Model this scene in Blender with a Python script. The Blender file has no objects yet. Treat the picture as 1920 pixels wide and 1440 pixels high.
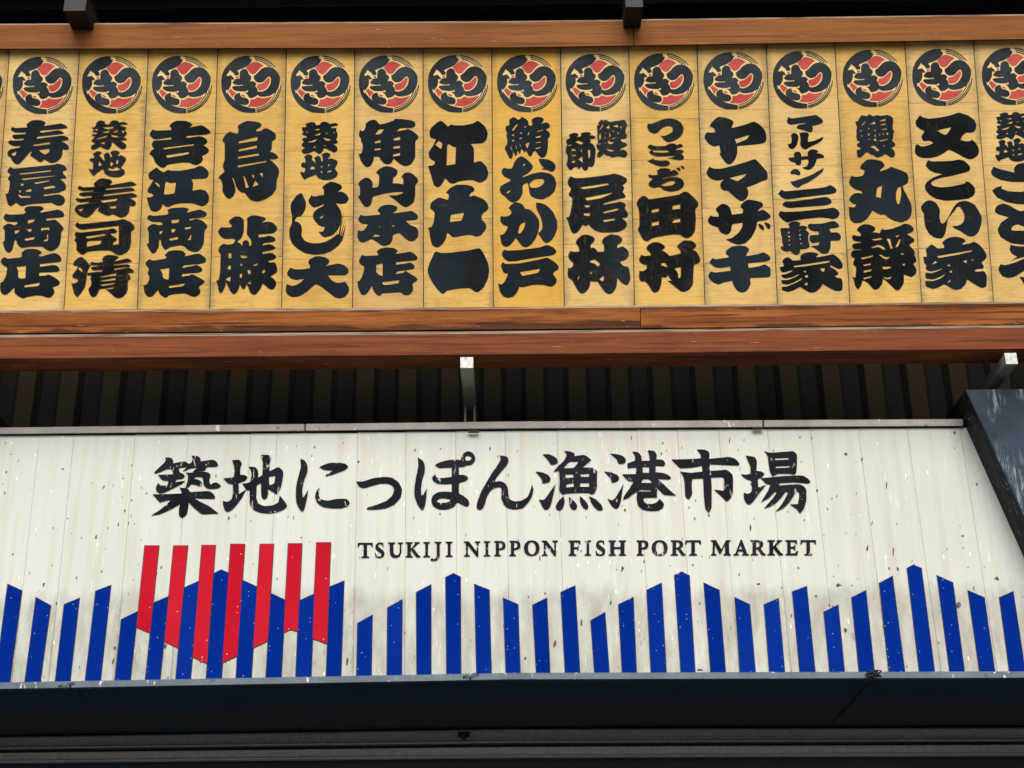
import bpy, math, random
from mathutils import Vector
from mathutils.geometry import tessellate_polygon
R = math.radians
random.seed(7)
scene = bpy.context.scene
COL = scene.collection

# ---------------------------------------------------------------- camera, sky, sun, exposure
F = 2700.0                       # focal length in photograph pixels (photograph 1920 x 1440)
PITCH, ROLL = R(23.3), R(0.6)
EYE = Vector((0.0, 0.0, 1.6))
_cp, _sp = math.cos(PITCH), math.sin(PITCH)
_f = Vector((0, _cp, _sp)); _u0 = Vector((0, -_sp, _cp)); _r0 = Vector((1, 0, 0))
_r = _r0 * math.cos(ROLL) - _u0 * math.sin(ROLL)
_u = _r0 * math.sin(ROLL) + _u0 * math.cos(ROLL)
cam_data = bpy.data.cameras.new("camera")
cam = bpy.data.objects.new("camera", cam_data); COL.objects.link(cam)
cam_data.sensor_width = 36.0
cam_data.lens = 36.0 * F / 1920.0
cam_data.clip_end = 500.0
from mathutils import Matrix
cam.matrix_world = Matrix(((_r.x, _u.x, -_f.x, EYE.x), (_r.y, _u.y, -_f.y, EYE.y), (_r.z, _u.z, -_f.z, EYE.z), (0, 0, 0, 1)))
scene.camera = cam

SUN_EL, SUN_AZ = R(42), R(-14)   # overcast: high soft light from in front of the facade
world = bpy.data.worlds.new("World"); scene.world = world; world.use_nodes = True
wn = world.node_tree
wbg = wn.nodes['Background']
sky = wn.nodes.new('ShaderNodeTexSky'); sky.sky_type = 'NISHITA'; sky.sun_disc = False
sky.sun_elevation = SUN_EL; sky.sun_rotation = R(180) + SUN_AZ
sky.air_density = 0.75; sky.dust_density = 6.0; sky.ozone_density = 1.0; sky.altitude = 0
wn.links.new(sky.outputs[0], wbg.inputs[0]); wbg.inputs[1].default_value = 0.13
sun_data = bpy.data.lights.new("sun", 'SUN'); sun_data.energy = 1.5; sun_data.angle = R(32); sun_data.color = (1.0, 0.985, 0.94)
sun = bpy.data.objects.new("sun", sun_data); COL.objects.link(sun)
_sd = Vector((math.sin(SUN_AZ) * math.cos(SUN_EL), -math.cos(SUN_AZ) * math.cos(SUN_EL), math.sin(SUN_EL)))
sun.rotation_euler = _sd.to_track_quat('Z', 'Y').to_euler(); sun.location = (-6, -20, 30)
scene.view_settings.view_transform = 'Standard'; scene.view_settings.look = 'None'
scene.view_settings.exposure = 0.08; scene.view_settings.gamma = 1.0; scene.view_settings.use_curve_mapping = False

# ---------------------------------------------------------------- helpers
def ray(px, py):
    return _f + _r * ((px - 960) / F) + _u * ((720 - py) / F)
def at(px, py, Y):
    """point of the place seen at photograph pixel (px, py) on the vertical plane Y metres in front of the eye"""
    d = ray(px, py); return EYE + d * (Y / d.y)
class Face:
    """a flat face of the place, leaning forward by `lean`"""
    def __init__(s, p, lean):
        s.p = p; s.n = Vector((0, -math.cos(lean), -math.sin(lean)))
    def hit(s, px, py, off=0.0):
        d = ray(px, py); return EYE + d * ((s.p - EYE).dot(s.n) / d.dot(s.n)) + s.n * off
def tag(o, label=None, cat=None, group=None, kind=None):
    if label: o['label'] = label
    if cat: o['category'] = cat
    if group: o['group'] = group
    if kind: o['kind'] = kind
    return o
def empty(name, loc, label, cat, group=None):
    o = bpy.data.objects.new(name, None); COL.objects.link(o); o.location = loc
    o.empty_display_size = 0.1
    return tag(o, label, cat, group)
def mesh_obj(name, verts, faces, mats, parent=None, midx=None, smooth=False):
    org = Vector(parent.location) if parent else Vector((0, 0, 0))
    me = bpy.data.meshes.new(name)
    me.from_pydata([tuple(Vector(v) - org) for v in verts], [], faces)
    for m in (mats if isinstance(mats, (list, tuple)) else [mats]): me.materials.append(m)
    if midx:
        for p, i in zip(me.polygons, midx): p.material_index = i
    if smooth:
        for p in me.polygons: p.use_smooth = True
    me.update()
    o = bpy.data.objects.new(name, me); COL.objects.link(o)
    if parent: o.parent = parent
    return o
def bevel(o, w, seg=2):
    m = o.modifiers.new("bevel", 'BEVEL'); m.width = w; m.segments = seg; m.limit_method = 'ANGLE'; m.angle_limit = R(35)
    return o
def fix(o):
    import bmesh
    bm = bmesh.new(); bm.from_mesh(o.data); bmesh.ops.recalc_face_normals(bm, faces=bm.faces); bm.to_mesh(o.data); bm.free(); return o
def loft(name, sections, mats, parent=None, strip=None, closed=True):
    """sections: lists of 3-D points, the same profile at several places; skin with end caps"""
    n = len(sections[0]); vs = [p for s in sections for p in s]; fs = []; mi = []
    for k in range(len(sections) - 1):
        for i in range(n if closed else n - 1):
            j = (i + 1) % n
            fs.append((k * n + i, k * n + j, (k + 1) * n + j, (k + 1) * n + i)); mi.append(strip[i] if strip else 0)
    if closed:
        fs.append(tuple(range(n))[::-1]); fs.append(tuple((len(sections) - 1) * n + i for i in range(n))); mi += [0, 0]
    return fix(mesh_obj(name, vs, fs, mats, parent, mi))
def box(name, lo, hi, mat, parent=None, bw=0.0):
    x0, y0, z0 = lo; x1, y1, z1 = hi
    v = [(x0,y0,z0),(x1,y0,z0),(x1,y1,z0),(x0,y1,z0),(x0,y0,z1),(x1,y0,z1),(x1,y1,z1),(x0,y1,z1)]
    f = [(0,3,2,1),(4,5,6,7),(0,1,5,4),(1,2,6,5),(2,3,7,6),(3,0,4,7)]
    o = mesh_obj(name, v, f, mat, parent)
    return bevel(o, bw) if bw else o
def slab(name, face, quad, t, mat, parent=None, off=0.0, bw=0.0):
    """four photograph points on a face -> slab standing off..off+t proud of the face"""
    a = [face.hit(x, y, off + t) for x, y in quad]; b = [face.hit(x, y, off + t) - face.n * t for x, y in quad]
    n = len(quad)
    fs = [tuple(range(n)), tuple(range(n, 2 * n))[::-1]] + [(i, (i + 1) % n, n + (i + 1) % n, n + i) for i in range(n)]
    o = fix(mesh_obj(name, a + b, fs, mat, parent))
    return bevel(o, bw, 1) if bw else o
def tube(name, pts, rad, mat, parent=None, n=8):
    secs = []
    for i, p in enumerate(pts):
        p = Vector(p); d = (Vector(pts[min(i + 1, len(pts) - 1)]) - Vector(pts[max(i - 1, 0)])).normalized()
        a = d.cross(Vector((0.3, 0.2, 0.93))).normalized(); b = d.cross(a)
        secs.append([p + (a * math.cos(2 * math.pi * k / n) + b * math.sin(2 * math.pi * k / n)) * rad for k in range(n)])
    o = loft(name, secs, mat, parent)
    for p in o.data.polygons: p.use_smooth = len(p.vertices) == 4
    return o
def parse(s):
    return [tuple(float(c) for c in p.split(',')) for p in s.strip().split()]
def soften(pts, it=2, keep=100):
    """round the corners of an outline a little, leaving sharp brush tips"""
    for _ in range(it):
        out = []; n = len(pts)
        for i in range(n):
            a, b, c = pts[i - 1], pts[i], pts[(i + 1) % n]
            v1 = (b[0] - a[0], b[1] - a[1]); v2 = (c[0] - b[0], c[1] - b[1])
            l1 = math.hypot(*v1) or 1e-6; l2 = math.hypot(*v2) or 1e-6
            dot = max(-1, min(1, (v1[0] * v2[0] + v1[1] * v2[1]) / (l1 * l2)))
            if math.degrees(math.acos(dot)) > keep: out.append(b); continue
            c1 = min(0.25 * l1, 1.5); c2 = min(0.25 * l2, 1.5)
            out.append((b[0] - v1[0] / l1 * c1, b[1] - v1[1] / l1 * c1)); out.append((b[0] + v2[0] / l2 * c2, b[1] + v2[1] / l2 * c2))
        pts = out
    return pts
def inflate(pts, d):
    """push a closed outline outwards by d (negative: inwards)"""
    n = len(pts); s = sum(pts[i - 1][0] * pts[i][1] - pts[i][0] * pts[i - 1][1] for i in range(n)); sg_ = 1 if s > 0 else -1
    out = []
    for i in range(n):
        a, b, c = pts[i - 1], pts[i], pts[(i + 1) % n]
        n1 = (b[1] - a[1], a[0] - b[0]); n2 = (c[1] - b[1], b[0] - c[0])
        l1 = math.hypot(*n1) or 1e-6; l2 = math.hypot(*n2) or 1e-6
        m = (n1[0] / l1 + n2[0] / l2, n1[1] / l1 + n2[1] / l2); lm = math.hypot(*m)
        if lm < 0.3: out.append(b); continue
        k = min(2.0 / lm, 1.6) * d / lm * sg_
        out.append((b[0] + m[0] * k, b[1] + m[1] * k))
    return out
def cutout(name, spec, face, tf, mat, parent, off=0.001, thick=0.0, it=2, keep=78, grow=0.0):
    """spec 'outer;-hole;-hole|outer..' -> flat painted shape or a cut plate; tf maps outline units to photograph pixels"""
    vs = []; fs = []
    for k, piece in enumerate(spec.split('|')):
        rings = [soften(parse(r if k_ == 0 else r.strip()[1:]), it, keep) for k_, r in enumerate(x for x in piece.split(';') if x.strip())]
        if grow: rings = [inflate(r, grow if k_ == 0 else -grow) for k_, r in enumerate(rings)]
        o2 = off + 0.00015 * k
        rings3 = [[face.hit(*tf(*p), 0.0) for p in r] for r in rings]
        flat = [[Vector((p[0], p[1], 0)) for p in r] for r in rings]
        tris = tessellate_polygon(flat)
        base = len(vs); allp = [p for r in rings3 for p in r]
        vs += [p + face.n * (o2 + thick) for p in allp]
        for t in tris:
            a, b, c = (allp[i] for i in t)
            nn = (b - a).cross(c - a)
            if nn.length < 1e-12: continue
            fs.append(tuple(base + i for i in (t if nn.dot(face.n) > 0 else t[::-1])))
        if thick:
            b2 = len(vs); vs += [p + face.n * o2 for p in allp]
            s = 0
            for r in rings3:
                n = len(r)
                for i in range(n):
                    fs.append((base + s + i, base + s + (i + 1) % n, b2 + s + (i + 1) % n, b2 + s + i))
                s += n
    return mesh_obj(name, vs, fs, mat, parent)

# ---------------------------------------------------------------- materials
class NT:
    def __init__(s, name, rough=0.6, spec=0.4, metal=0.0):
        s.m = bpy.data.materials.new(name); s.m.use_nodes = True; s.t = s.m.node_tree
        s.b = s.t.nodes['Principled BSDF']; s.b.inputs['Roughness'].default_value = rough
        s.b.inputs['Specular IOR Level'].default_value = spec; s.b.inputs['Metallic'].default_value = metal
        g = s.t.nodes.new('ShaderNodeNewGeometry'); s.pos = g.outputs['Position']
        oi = s.t.nodes.new('ShaderNodeObjectInfo'); s.rnd = oi.outputs['Random']
    def link(s, a, b): s.t.links.new(a, b)
    def put(s, sock, v):
        if hasattr(v, 'links'): s.link(v, sock)
        else: sock.default_value = v
    def vec(s, scale, jitter=0.0, rot=(0, 0, 0)):
        n = s.t.nodes.new('ShaderNodeMapping'); n.inputs['Scale'].default_value = scale; n.inputs['Rotation'].default_value = rot
        s.link(s.pos, n.inputs['Vector'])
        if jitter:
            c = s.t.nodes.new('ShaderNodeMath'); c.operation = 'MULTIPLY'; c.inputs[1].default_value = jitter; s.link(s.rnd, c.inputs[0])
            a = s.t.nodes.new('ShaderNodeVectorMath'); a.operation = 'ADD'; s.link(n.outputs[0], a.inputs[0]); s.link(c.outputs[0], a.inputs[1])
            return a.outputs[0]
        return n.outputs[0]
    def noise(s, vec, scale=1.0, detail=4.0, rough=0.55, dist=0.0):
        n = s.t.nodes.new('ShaderNodeTexNoise'); s.link(vec, n.inputs['Vector'])
        n.inputs['Scale'].default_value = scale; n.inputs['Detail'].default_value = detail
        n.inputs['Roughness'].default_value = rough; n.inputs['Distortion'].default_value = dist
        return n.outputs['Fac']
    def voro(s, vec, scale=1.0):
        n = s.t.nodes.new('ShaderNodeTexVoronoi'); s.link(vec, n.inputs['Vector']); n.inputs['Scale'].default_value = scale
        return n
    def ramp(s, fac, stops):
        n = s.t.nodes.new('ShaderNodeValToRGB'); s.link(fac, n.inputs[0]); e = n.color_ramp.elements
        while len(e) < len(stops): e.new(0.5)
        for el, (p, c) in zip(e, stops):
            el.position = p; el.color = (c, c, c, 1) if not isinstance(c, tuple) else (*c, 1)
        return n.outputs[0]
    def mix(s, fac, a, b, mode='MIX'):
        n = s.t.nodes.new('ShaderNodeMix'); n.data_type = 'RGBA'; n.blend_type = mode
        s.put(n.inputs[0], fac)
        for sock, v in ((n.inputs[6], a), (n.inputs[7], b)):
            if isinstance(v, tuple): sock.default_value = (*v, 1)
            elif isinstance(v, (int, float)): sock.default_value = (v, v, v, 1)
            else: s.link(v, sock)
        return n.outputs[2]
    def math(s, op, a, b=0.0, clamp=False):
        n = s.t.nodes.new('ShaderNodeMath'); n.operation = op; n.use_clamp = clamp; s.put(n.inputs[0], a); s.put(n.inputs[1], b); return n.outputs[0]
    def bump(s, h, strength=0.3, dist=0.005):
        n = s.t.nodes.new('ShaderNodeBump'); n.inputs['Strength'].default_value = strength; n.inputs['Distance'].default_value = dist
        s.link(h, n.inputs['Height']); s.link(n.outputs[0], s.b.inputs['Normal'])
    def color(s, c):
        if isinstance(c, tuple): s.b.inputs['Base Color'].default_value = (*c, 1)
        else: s.link(c, s.b.inputs['Base Color'])
        return s.m
    def rough(s, v): s.put(s.b.inputs['Roughness'], v)
    def xyz(s):
        n = s.t.nodes.new('ShaderNodeSeparateXYZ'); s.link(s.pos, n.inputs[0]); return n.outputs

def mat_board(name, base, dark, light):
    t = NT(name, 0.6, 0.15)
    big = t.noise(t.vec((1.6, 1.6, 2.2), 31), 1.0, 3)
    c = t.mix(t.ramp(big, [(0.3, 0.0), (0.72, 1.0)]), base, light)
    grain = t.noise(t.vec((5, 40, 95), 17), 1.0, 7, 0.68)
    c = t.mix(t.math('MULTIPLY', t.ramp(grain, [(0.47, 0.0), (0.72, 1.0)]), 0.55), c, dark)
    fine = t.noise(t.vec((14, 60, 420), 9), 1.0, 3, 0.7)
    patch = t.noise(t.vec((3.5, 3, 2.2), 23), 1.0, 3)
    f = t.math('MULTIPLY', t.ramp(fine, [(0.56, 0.0), (0.66, 1.0)]), t.ramp(patch, [(0.5, 0.0), (0.68, 0.75)]))
    c = t.mix(f, c, (0.16, 0.09, 0.03))
    c = t.mix(t.math('MULTIPLY', t.rnd, 0.26), c, dark)
    bl = t.ramp(t.noise(t.vec((4.5, 4, 7), 61), 1.0, 4, 0.6), [(0.52, 0.0), (0.74, 0.5)])
    c = t.mix(bl, c, dark)
    grey = t.ramp(t.noise(t.vec((7, 7, 1.1), 13), 1.0, 4), [(0.60, 0.0), (0.78, 0.45)])
    c = t.mix(grey, c, (0.36, 0.30, 0.19))
    tc = t.t.nodes.new('ShaderNodeTexCoord'); sg = t.t.nodes.new('ShaderNodeSeparateXYZ'); t.link(tc.outputs['Generated'], sg.inputs[0])
    ed = t.math('MULTIPLY', t.math('ABSOLUTE', t.math('SUBTRACT', sg.outputs[0], 0.5)), 2.0)
    en = t.noise(t.vec((9, 9, 60), 5), 1.0, 5, 0.7)
    ew = t.noise(t.vec((2.2, 2, 1.4), 77), 1.0, 2)
    e_ = t.math('ADD', ed, t.math('MULTIPLY', t.math('SUBTRACT', en, 0.5), 0.55))
    em = t.math('MULTIPLY', t.ramp(e_, [(0.80, 0.0), (1.06, 1.0)]), t.ramp(ew, [(0.36, 0.10), (0.62, 0.72)]))
    c = t.mix(em, c, (0.26, 0.20, 0.115))
    t.bump(t.math('ADD', grain, fine), 0.25, 0.002)
    t.rough(t.ramp(grain, [(0.3, 0.55), (0.8, 0.75)]))
    return t.color(c)
BOARD_MATS = [
 mat_board("yellow_wood", (0.76, 0.49, 0.12), (0.44, 0.235, 0.048), (0.79, 0.555, 0.175)),
 mat_board("pale_yellow_wood", (0.77, 0.535, 0.185), (0.46, 0.265, 0.075), (0.81, 0.60, 0.25)),
 mat_board("golden_yellow_wood", (0.77, 0.455, 0.082), (0.56, 0.30, 0.045), (0.79, 0.50, 0.115)),
 mat_board("tan_wood", (0.69, 0.45, 0.15), (0.38, 0.21, 0.06), (0.77, 0.54, 0.21)),
]
def mat_ink(name, streak):
    t = NT(name, 0.6, 0.03)
    ang = t.ramp(t.noise(t.vec((9, 9, 9), 40), 1.0, 1), [(0.47, 0.0), (0.53, 1.0)])
    nh = t.noise(t.vec((11, 11, 95), 40), 1.0, 4, 0.62, 0.6); nv = t.noise(t.vec((95, 20, 12), 90), 1.0, 4, 0.62, 0.6)
    n1 = t.mix(ang, nh, nv)
    pt = t.noise(t.vec((7, 7, 7), 11), 1.0, 2)
    a, b = (0.56, 0.72) if not streak else (0.50, 0.70)
    w = t.math('MULTIPLY', t.ramp(n1, [(a, 0.0), (b, 1.0)]), t.ramp(pt, [(0.48 if not streak else 0.36, 0.0), (0.66, 1.0)]))
    blue = t.ramp(t.noise(t.vec((1.3, 1.3, 1.3), 50), 1.0, 3), [(0.35, (0.006, 0.009, 0.011)), (0.65, (0.017, 0.028, 0.038))])
    c = t.mix(t.math('MULTIPLY', w, 0.40 if not streak else 0.55), blue, (0.17, 0.105, 0.045))
    t.rough(t.ramp(n1, [(0.3, 0.5), (0.7, 0.7)]))
    t.bump(n1, 0.15, 0.001)
    return t.color(c)
INK_THIN = NT("thin_brown_ink", 0.6, 0.03).color((0.085, 0.058, 0.030))
INK = mat_ink("sumi_ink", False); INK_B = mat_ink("streaky_brush_ink", True)
def mat_crest_ink():
    t = NT("crest_black_paint", 0.6, 0.10)
    return t.color(t.ramp(t.noise(t.vec((3, 3, 3), 20), 1.0, 3), [(0.35, (0.014, 0.018, 0.022)), (0.7, (0.036, 0.052, 0.064))]))
CREST_K = mat_crest_ink()
def mat_crest_red():
    t = NT("crest_red_paint", 0.55, 0.2)
    return t.color(t.ramp(t.noise(t.vec((4, 4, 4), 20), 1.0, 3), [(0.35, (0.46, 0.045, 0.038)), (0.7, (0.56, 0.10, 0.085))]))
CREST_R = mat_crest_red()
CREST_C = NT("crest_cream_line", 0.6, 0.15).color((0.84, 0.64, 0.28))

def mat_beam(name, hi, lo, dark, amt=1.0, fringe=None):
    t = NT(name, 0.5, 0.08)
    g = t.noise(t.vec((0.9, 9, 16), 13), 1.0, 6, 0.62, 0.8)
    c = t.mix(t.ramp(g, [(0.34, 0.0), (0.62, 1.0)]), lo, hi)
    st = t.noise(t.vec((0.9, 14, 44), 29), 1.0, 6, 0.68, 0.7)
    c = t.mix(t.math('MULTIPLY', t.ramp(st, [(0.50, 0.0), (0.66, 1.0)]), 0.95 * amt), c, dark)
    fi = t.noise(t.vec((7, 60, 150), 3), 1.0, 3, 0.6)
    c = t.mix(t.math('MULTIPLY', fi, 0.28), c, t.mix(0.5, c, dark))
    if fringe:                                         # darker stained margins where water sits
        tc = t.t.nodes.new('ShaderNodeTexCoord'); sg = t.t.nodes.new('ShaderNodeSeparateXYZ'); t.link(tc.outputs['Generated'], sg.inputs[0])
        wob = t.math('MULTIPLY', t.math('SUBTRACT', t.noise(t.vec((1.7, 5, 9), 19), 1.0, 5, 0.6, 0.5), 0.5), 0.75)
        gz = t.math('ADD', sg.outputs[2], wob)
        c = t.mix(t.ramp(gz, fringe), c, t.mix(0.55, c, dark))
        c = t.mix(t.math('MULTIPLY', t.ramp(gz, fringe), 0.5), c, dark)
    sc = t.noise(t.vec((8, 50, 120), 71), 1.0, 2)
    c = t.mix(t.ramp(sc, [(0.735, 0.0), (0.75, 0.8)]), c, (0.62, 0.36, 0.20))
    t.bump(t.math('ADD', g, fi), 0.25, 0.003)
    return t.color(c)
BEAM_TOP = mat_beam("weathered_brown_timber", (0.32, 0.128, 0.036), (0.225, 0.082, 0.022), (0.12, 0.040, 0.013), 0.75, [(0.0, 0.2), (0.08, 0.0), (0.8, 0.0), (1.0, 0.45)])
BEAM_MID = mat_beam("varnished_brown_timber", (0.38, 0.135, 0.030), (0.19, 0.054, 0.014), (0.032, 0.010, 0.005), 1.0, [(0.10, 1.0), (0.19, 0.0), (0.66, 0.0), (0.80, 1.0)])
BEAM_LOW = mat_beam("red_brown_timber", (0.28, 0.090, 0.030), (0.17, 0.048, 0.020), (0.070, 0.022, 0.015), 0.85, [(0.02, 0.3), (0.1, 0.0), (0.55, 0.0), (0.85, 0.9)])
def mat_grey_edge():
    t = NT("silvered_timber_edge", 0.8, 0.2)
    n = t.noise(t.vec((3, 30, 40), 5), 1.0, 5, 0.65)
    return t.color(t.ramp(n, [(0.38, (0.09, 0.045, 0.028)), (0.5, (0.25, 0.20, 0.15)), (0.7, (0.36, 0.32, 0.25))]))
EDGE = mat_grey_edge()
def mat_simple(name, a, b, rough=0.6, metal=0.0, sc=(4, 4, 4), spec=0.4):
    t = NT(name, rough, spec, metal)
    n = t.noise(t.vec(sc, 7), 1.0, 5, 0.6)
    t.bump(n, 0.1, 0.002)
    return t.color(t.ramp(n, [(0.35, a), (0.68, b)]))
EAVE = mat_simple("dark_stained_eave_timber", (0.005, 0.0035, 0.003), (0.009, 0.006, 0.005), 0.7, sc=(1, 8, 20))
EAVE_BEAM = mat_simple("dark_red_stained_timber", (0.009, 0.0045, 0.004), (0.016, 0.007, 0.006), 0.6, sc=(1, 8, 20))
PURLIN_CAP = mat_simple("dull_brown_steel", (0.016, 0.013, 0.012), (0.028, 0.022, 0.021), 0.6, sc=(30, 30, 30))
PURLIN_DARK = mat_simple("dark_brown_steel", (0.005, 0.004, 0.004), (0.009, 0.007, 0.006), 0.7, sc=(30, 30, 30))
CORR_PAN = mat_simple("steel_pan_painted_shade", (0.115, 0.092, 0.064), (0.155, 0.125, 0.09), 0.65, sc=(0.5, 0.5, 0.7))  # shade in the recesses of the corrugation, put in as a darker brown
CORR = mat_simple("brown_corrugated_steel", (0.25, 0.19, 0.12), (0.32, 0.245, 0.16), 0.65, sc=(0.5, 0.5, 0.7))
NAVY = mat_simple("dark_navy_soffit_paint", (0.009, 0.033, 0.058), (0.016, 0.044, 0.070), 0.5, sc=(2, 3, 2))
ASPHALT = mat_simple("asphalt", (0.04, 0.04, 0.042), (0.065, 0.065, 0.065), 0.9, sc=(3, 3, 3))
FLAG = mat_simple("grey_paving", (0.10, 0.098, 0.094), (0.15, 0.147, 0.14), 0.85, sc=(2, 2, 2))
def mat_steel(name, a, b, drip=True):
    t = NT(name, 0.45, 0.5, 0.25)
    n = t.noise(t.vec((5, 5, 5) if drip else (34, 34, 34), 7), 1.0, 5, 0.6)
    c = t.ramp(n, [(0.35, a), (0.68, b)])
    if drip:
        d = t.noise(t.vec((26, 26, 12), 3), 1.0, 3, 0.5)
        c = t.mix(t.ramp(d, [(0.66, 0.0), (0.70, 0.85)]), c, (0.75, 0.76, 0.74))
        d2 = t.noise(t.vec((18, 18, 25), 90), 1.0, 3, 0.5)
        c = t.mix(t.ramp(d2, [(0.68, 0.0), (0.72, 0.8)]), c, (0.08, 0.08, 0.07))
    return t.color(c)
RAIL = mat_steel("weathered_galvanised_flashing", (0.29, 0.285, 0.27), (0.42, 0.415, 0.40))
RAIL_BLUE = mat_steel("blue_grey_edge_trim", (0.085, 0.125, 0.165), (0.135, 0.18, 0.225))
ARM = mat_steel("grimy_steel_tube", (0.30, 0.29, 0.225), (0.44, 0.43, 0.35), False)
CAPM = mat_steel("white_flaking_cap", (0.30, 0.33, 0.33), (0.66, 0.70, 0.70), False)
SHUT_A = mat_steel("dark_grey_shutter_rail", (0.44, 0.42, 0.415), (0.60, 0.58, 0.57), False)
SHUT_B = mat_steel("mid_grey_shutter_rail", (0.54, 0.56, 0.56), (0.70, 0.72, 0.72), False)
RUBBER = mat_simple("black_rubber", (0.010, 0.010, 0.011), (0.03, 0.03, 0.032), 0.6, sc=(40, 40, 40))

def mat_sign_white():
    t = NT("weathered_white_panel", 0.42, 0.4)
    x, y, z = t.xyz()
    base = t.ramp(t.noise(t.vec((0.7, 0.7, 0.5), 0), 1.0, 4), [(0.3, (0.585, 0.63, 0.575)), (0.7, (0.68, 0.72, 0.675))])
    # soft vertical rain streaks
    st = t.noise(t.vec((16, 1, 0.9), 3), 1.0, 4, 0.55)
    c = t.mix(t.ramp(st, [(0.46, 0.0), (0.74, 0.42)]), base, (0.47, 0.46, 0.385))
    c = t.mix(t.math('MULTIPLY', t.rnd, 0.10), c, (0.42, 0.42, 0.37))
    st2 = t.noise(t.vec((38, 1, 1.6), 8), 1.0, 3, 0.5)
    c = t.mix(t.ramp(st2, [(0.66, 0.0), (0.76, 0.35)]), c, (0.86, 0.86, 0.83))
    # grime band that begins where the bars stand
    band = t.ramp(t.math('ADD', z, t.math('MULTIPLY', t.math('SUBTRACT', t.noise(t.vec((9, 1, 2), 0), 1.0, 4), 0.5), 0.20)),
                  [(0.0, 0.0), (1.0, 0.0)])
    n = band.node; n.color_ramp.elements[0].position = 0.0
    m = t.t.nodes.new('ShaderNodeMapRange'); m.clamp = True
    t.link(t.math('ADD', z, t.math('MULTIPLY', t.math('SUBTRACT', t.noise(t.vec((9, 1, 2), 0), 1.0, 4), 0.5), 0.22)), m.inputs[0])
    m.inputs[1].default_value = BAND_HI; m.inputs[2].default_value = BAND_HI - 0.10
    gr = t.math('MULTIPLY', m.outputs[0], t.ramp(t.noise(t.vec((10, 1, 3.5), 5), 1.0, 5, 0.65), [(0.32, 0.10), (0.68, 0.78)]))
    c = t.mix(gr, c, (0.30, 0.30, 0.255))
    sc = t.noise(t.vec((60, 1, 18), 15), 1.0, 4, 0.7)
    pt = t.noise(t.vec((5, 1, 3), 44), 1.0, 2)
    smear = t.math('MULTIPLY', t.ramp(sc, [(0.56, 0.0), (0.66, 1.0)]), t.ramp(pt, [(0.56, 0.0), (0.72, 0.8)]))
    c = t.mix(t.math('MULTIPLY', smear, t.math('ADD', t.math('MULTIPLY', m.outputs[0], 0.65), 0.2)), c, (0.13, 0.12, 0.10))
    # white runs and blisters
    wr = t.noise(t.vec((70, 1, 7), 27), 1.0, 2, 0.5)
    wp = t.noise(t.vec((4, 1, 2), 66), 1.0, 2)
    c = t.mix(t.math('MULTIPLY', t.ramp(wr, [(0.67, 0.0), (0.70, 1.0)]), t.ramp(wp, [(0.53, 0.0), (0.66, 0.9)])), c, (0.93, 0.93, 0.91))
    # small dark chips, a few of them long
    v = t.voro(t.vec((11, 1, 6.5), 0), 1.0)
    d = t.math('ADD', v.outputs['Distance'], t.math('MULTIPLY', t.noise(t.vec((90, 1, 60), 0), 1.0, 2), 0.10))
    vc = t.t.nodes.new('ShaderNodeSeparateColor'); t.link(v.outputs['Color'], vc.inputs[0])
    chip = t.math('MULTIPLY', t.math('LESS_THAN', d, 0.125), t.math('GREATER_THAN', vc.outputs[0], 0.55))
    c = t.mix(t.math('MULTIPLY', chip, 0.85), c, (0.10, 0.095, 0.085))
    v2 = t.voro(t.vec((30, 1, 12), 0), 1.0)
    d2 = t.math('ADD', v2.outputs['Distance'], t.math('MULTIPLY', t.noise(t.vec((120, 1, 60), 0), 1.0, 2), 0.14))
    vc2 = t.t.nodes.new('ShaderNodeSeparateColor'); t.link(v2.outputs['Color'], vc2.inputs[0])
    chip2 = t.math('MULTIPLY', t.math('LESS_THAN', d2, 0.20), t.math('GREATER_THAN', vc2.outputs[0], 0.87))
    c = t.mix(t.math('MULTIPLY', chip2, 0.7), c, (0.16, 0.15, 0.125))
    chip3 = t.math('MULTIPLY', t.math('LESS_THAN', d2, 0.23), t.math('LESS_THAN', vc2.outputs[0], 0.10))
    c = t.mix(t.math('MULTIPLY', chip3, 0.8), c, (0.93, 0.93, 0.91))
    # dirt gathered along the joints of the panels
    tc = t.t.nodes.new('ShaderNodeTexCoord'); sg = t.t.nodes.new('ShaderNodeSeparateXYZ'); t.link(tc.outputs['Generated'], sg.inputs[0])
    ed = t.math('MULTIPLY', t.math('ABSOLUTE', t.math('SUBTRACT', sg.outputs[0], 0.5)), 2.0)
    em = t.math('MULTIPLY', t.ramp(t.math('ADD', ed, t.math('MULTIPLY', t.math('SUBTRACT', sc, 0.5), 0.25)), [(0.93, 0.0), (1.02, 1.0)]), t.math('ADD', t.math('MULTIPLY', m.outputs[0], 0.45), 0.12))
    c = t.mix(em, c, (0.20, 0.185, 0.15))
    t.bump(t.math('ADD', st2, wr), 0.12, 0.002)
    return t.color(c)
def mat_vinyl(name, a, b, fleck, dens=0.0):
    t = NT(name, 0.5, 0.0)
    c = t.ramp(t.noise(t.vec((1.2, 1, 0.8), 12), 1.0, 3), [(0.3, a), (0.7, b)])
    v = t.voro(t.vec((46, 1, 40), 0), 1.0)
    vc = t.t.nodes.new('ShaderNodeSeparateColor'); t.link(v.outputs['Color'], vc.inputs[0])
    chip = t.math('MULTIPLY', t.math('LESS_THAN', v.outputs['Distance'], 0.16), t.math('GREATER_THAN', vc.outputs[0], 0.86 - dens))
    c = t.mix(t.math('MULTIPLY', chip, 0.75), c, fleck)
    return t.color(c)
BLUE_M = mat_vinyl("royal_blue_film", (0.001, 0.019, 0.22), (0.003, 0.030, 0.29), (0.30, 0.38, 0.55))
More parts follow.
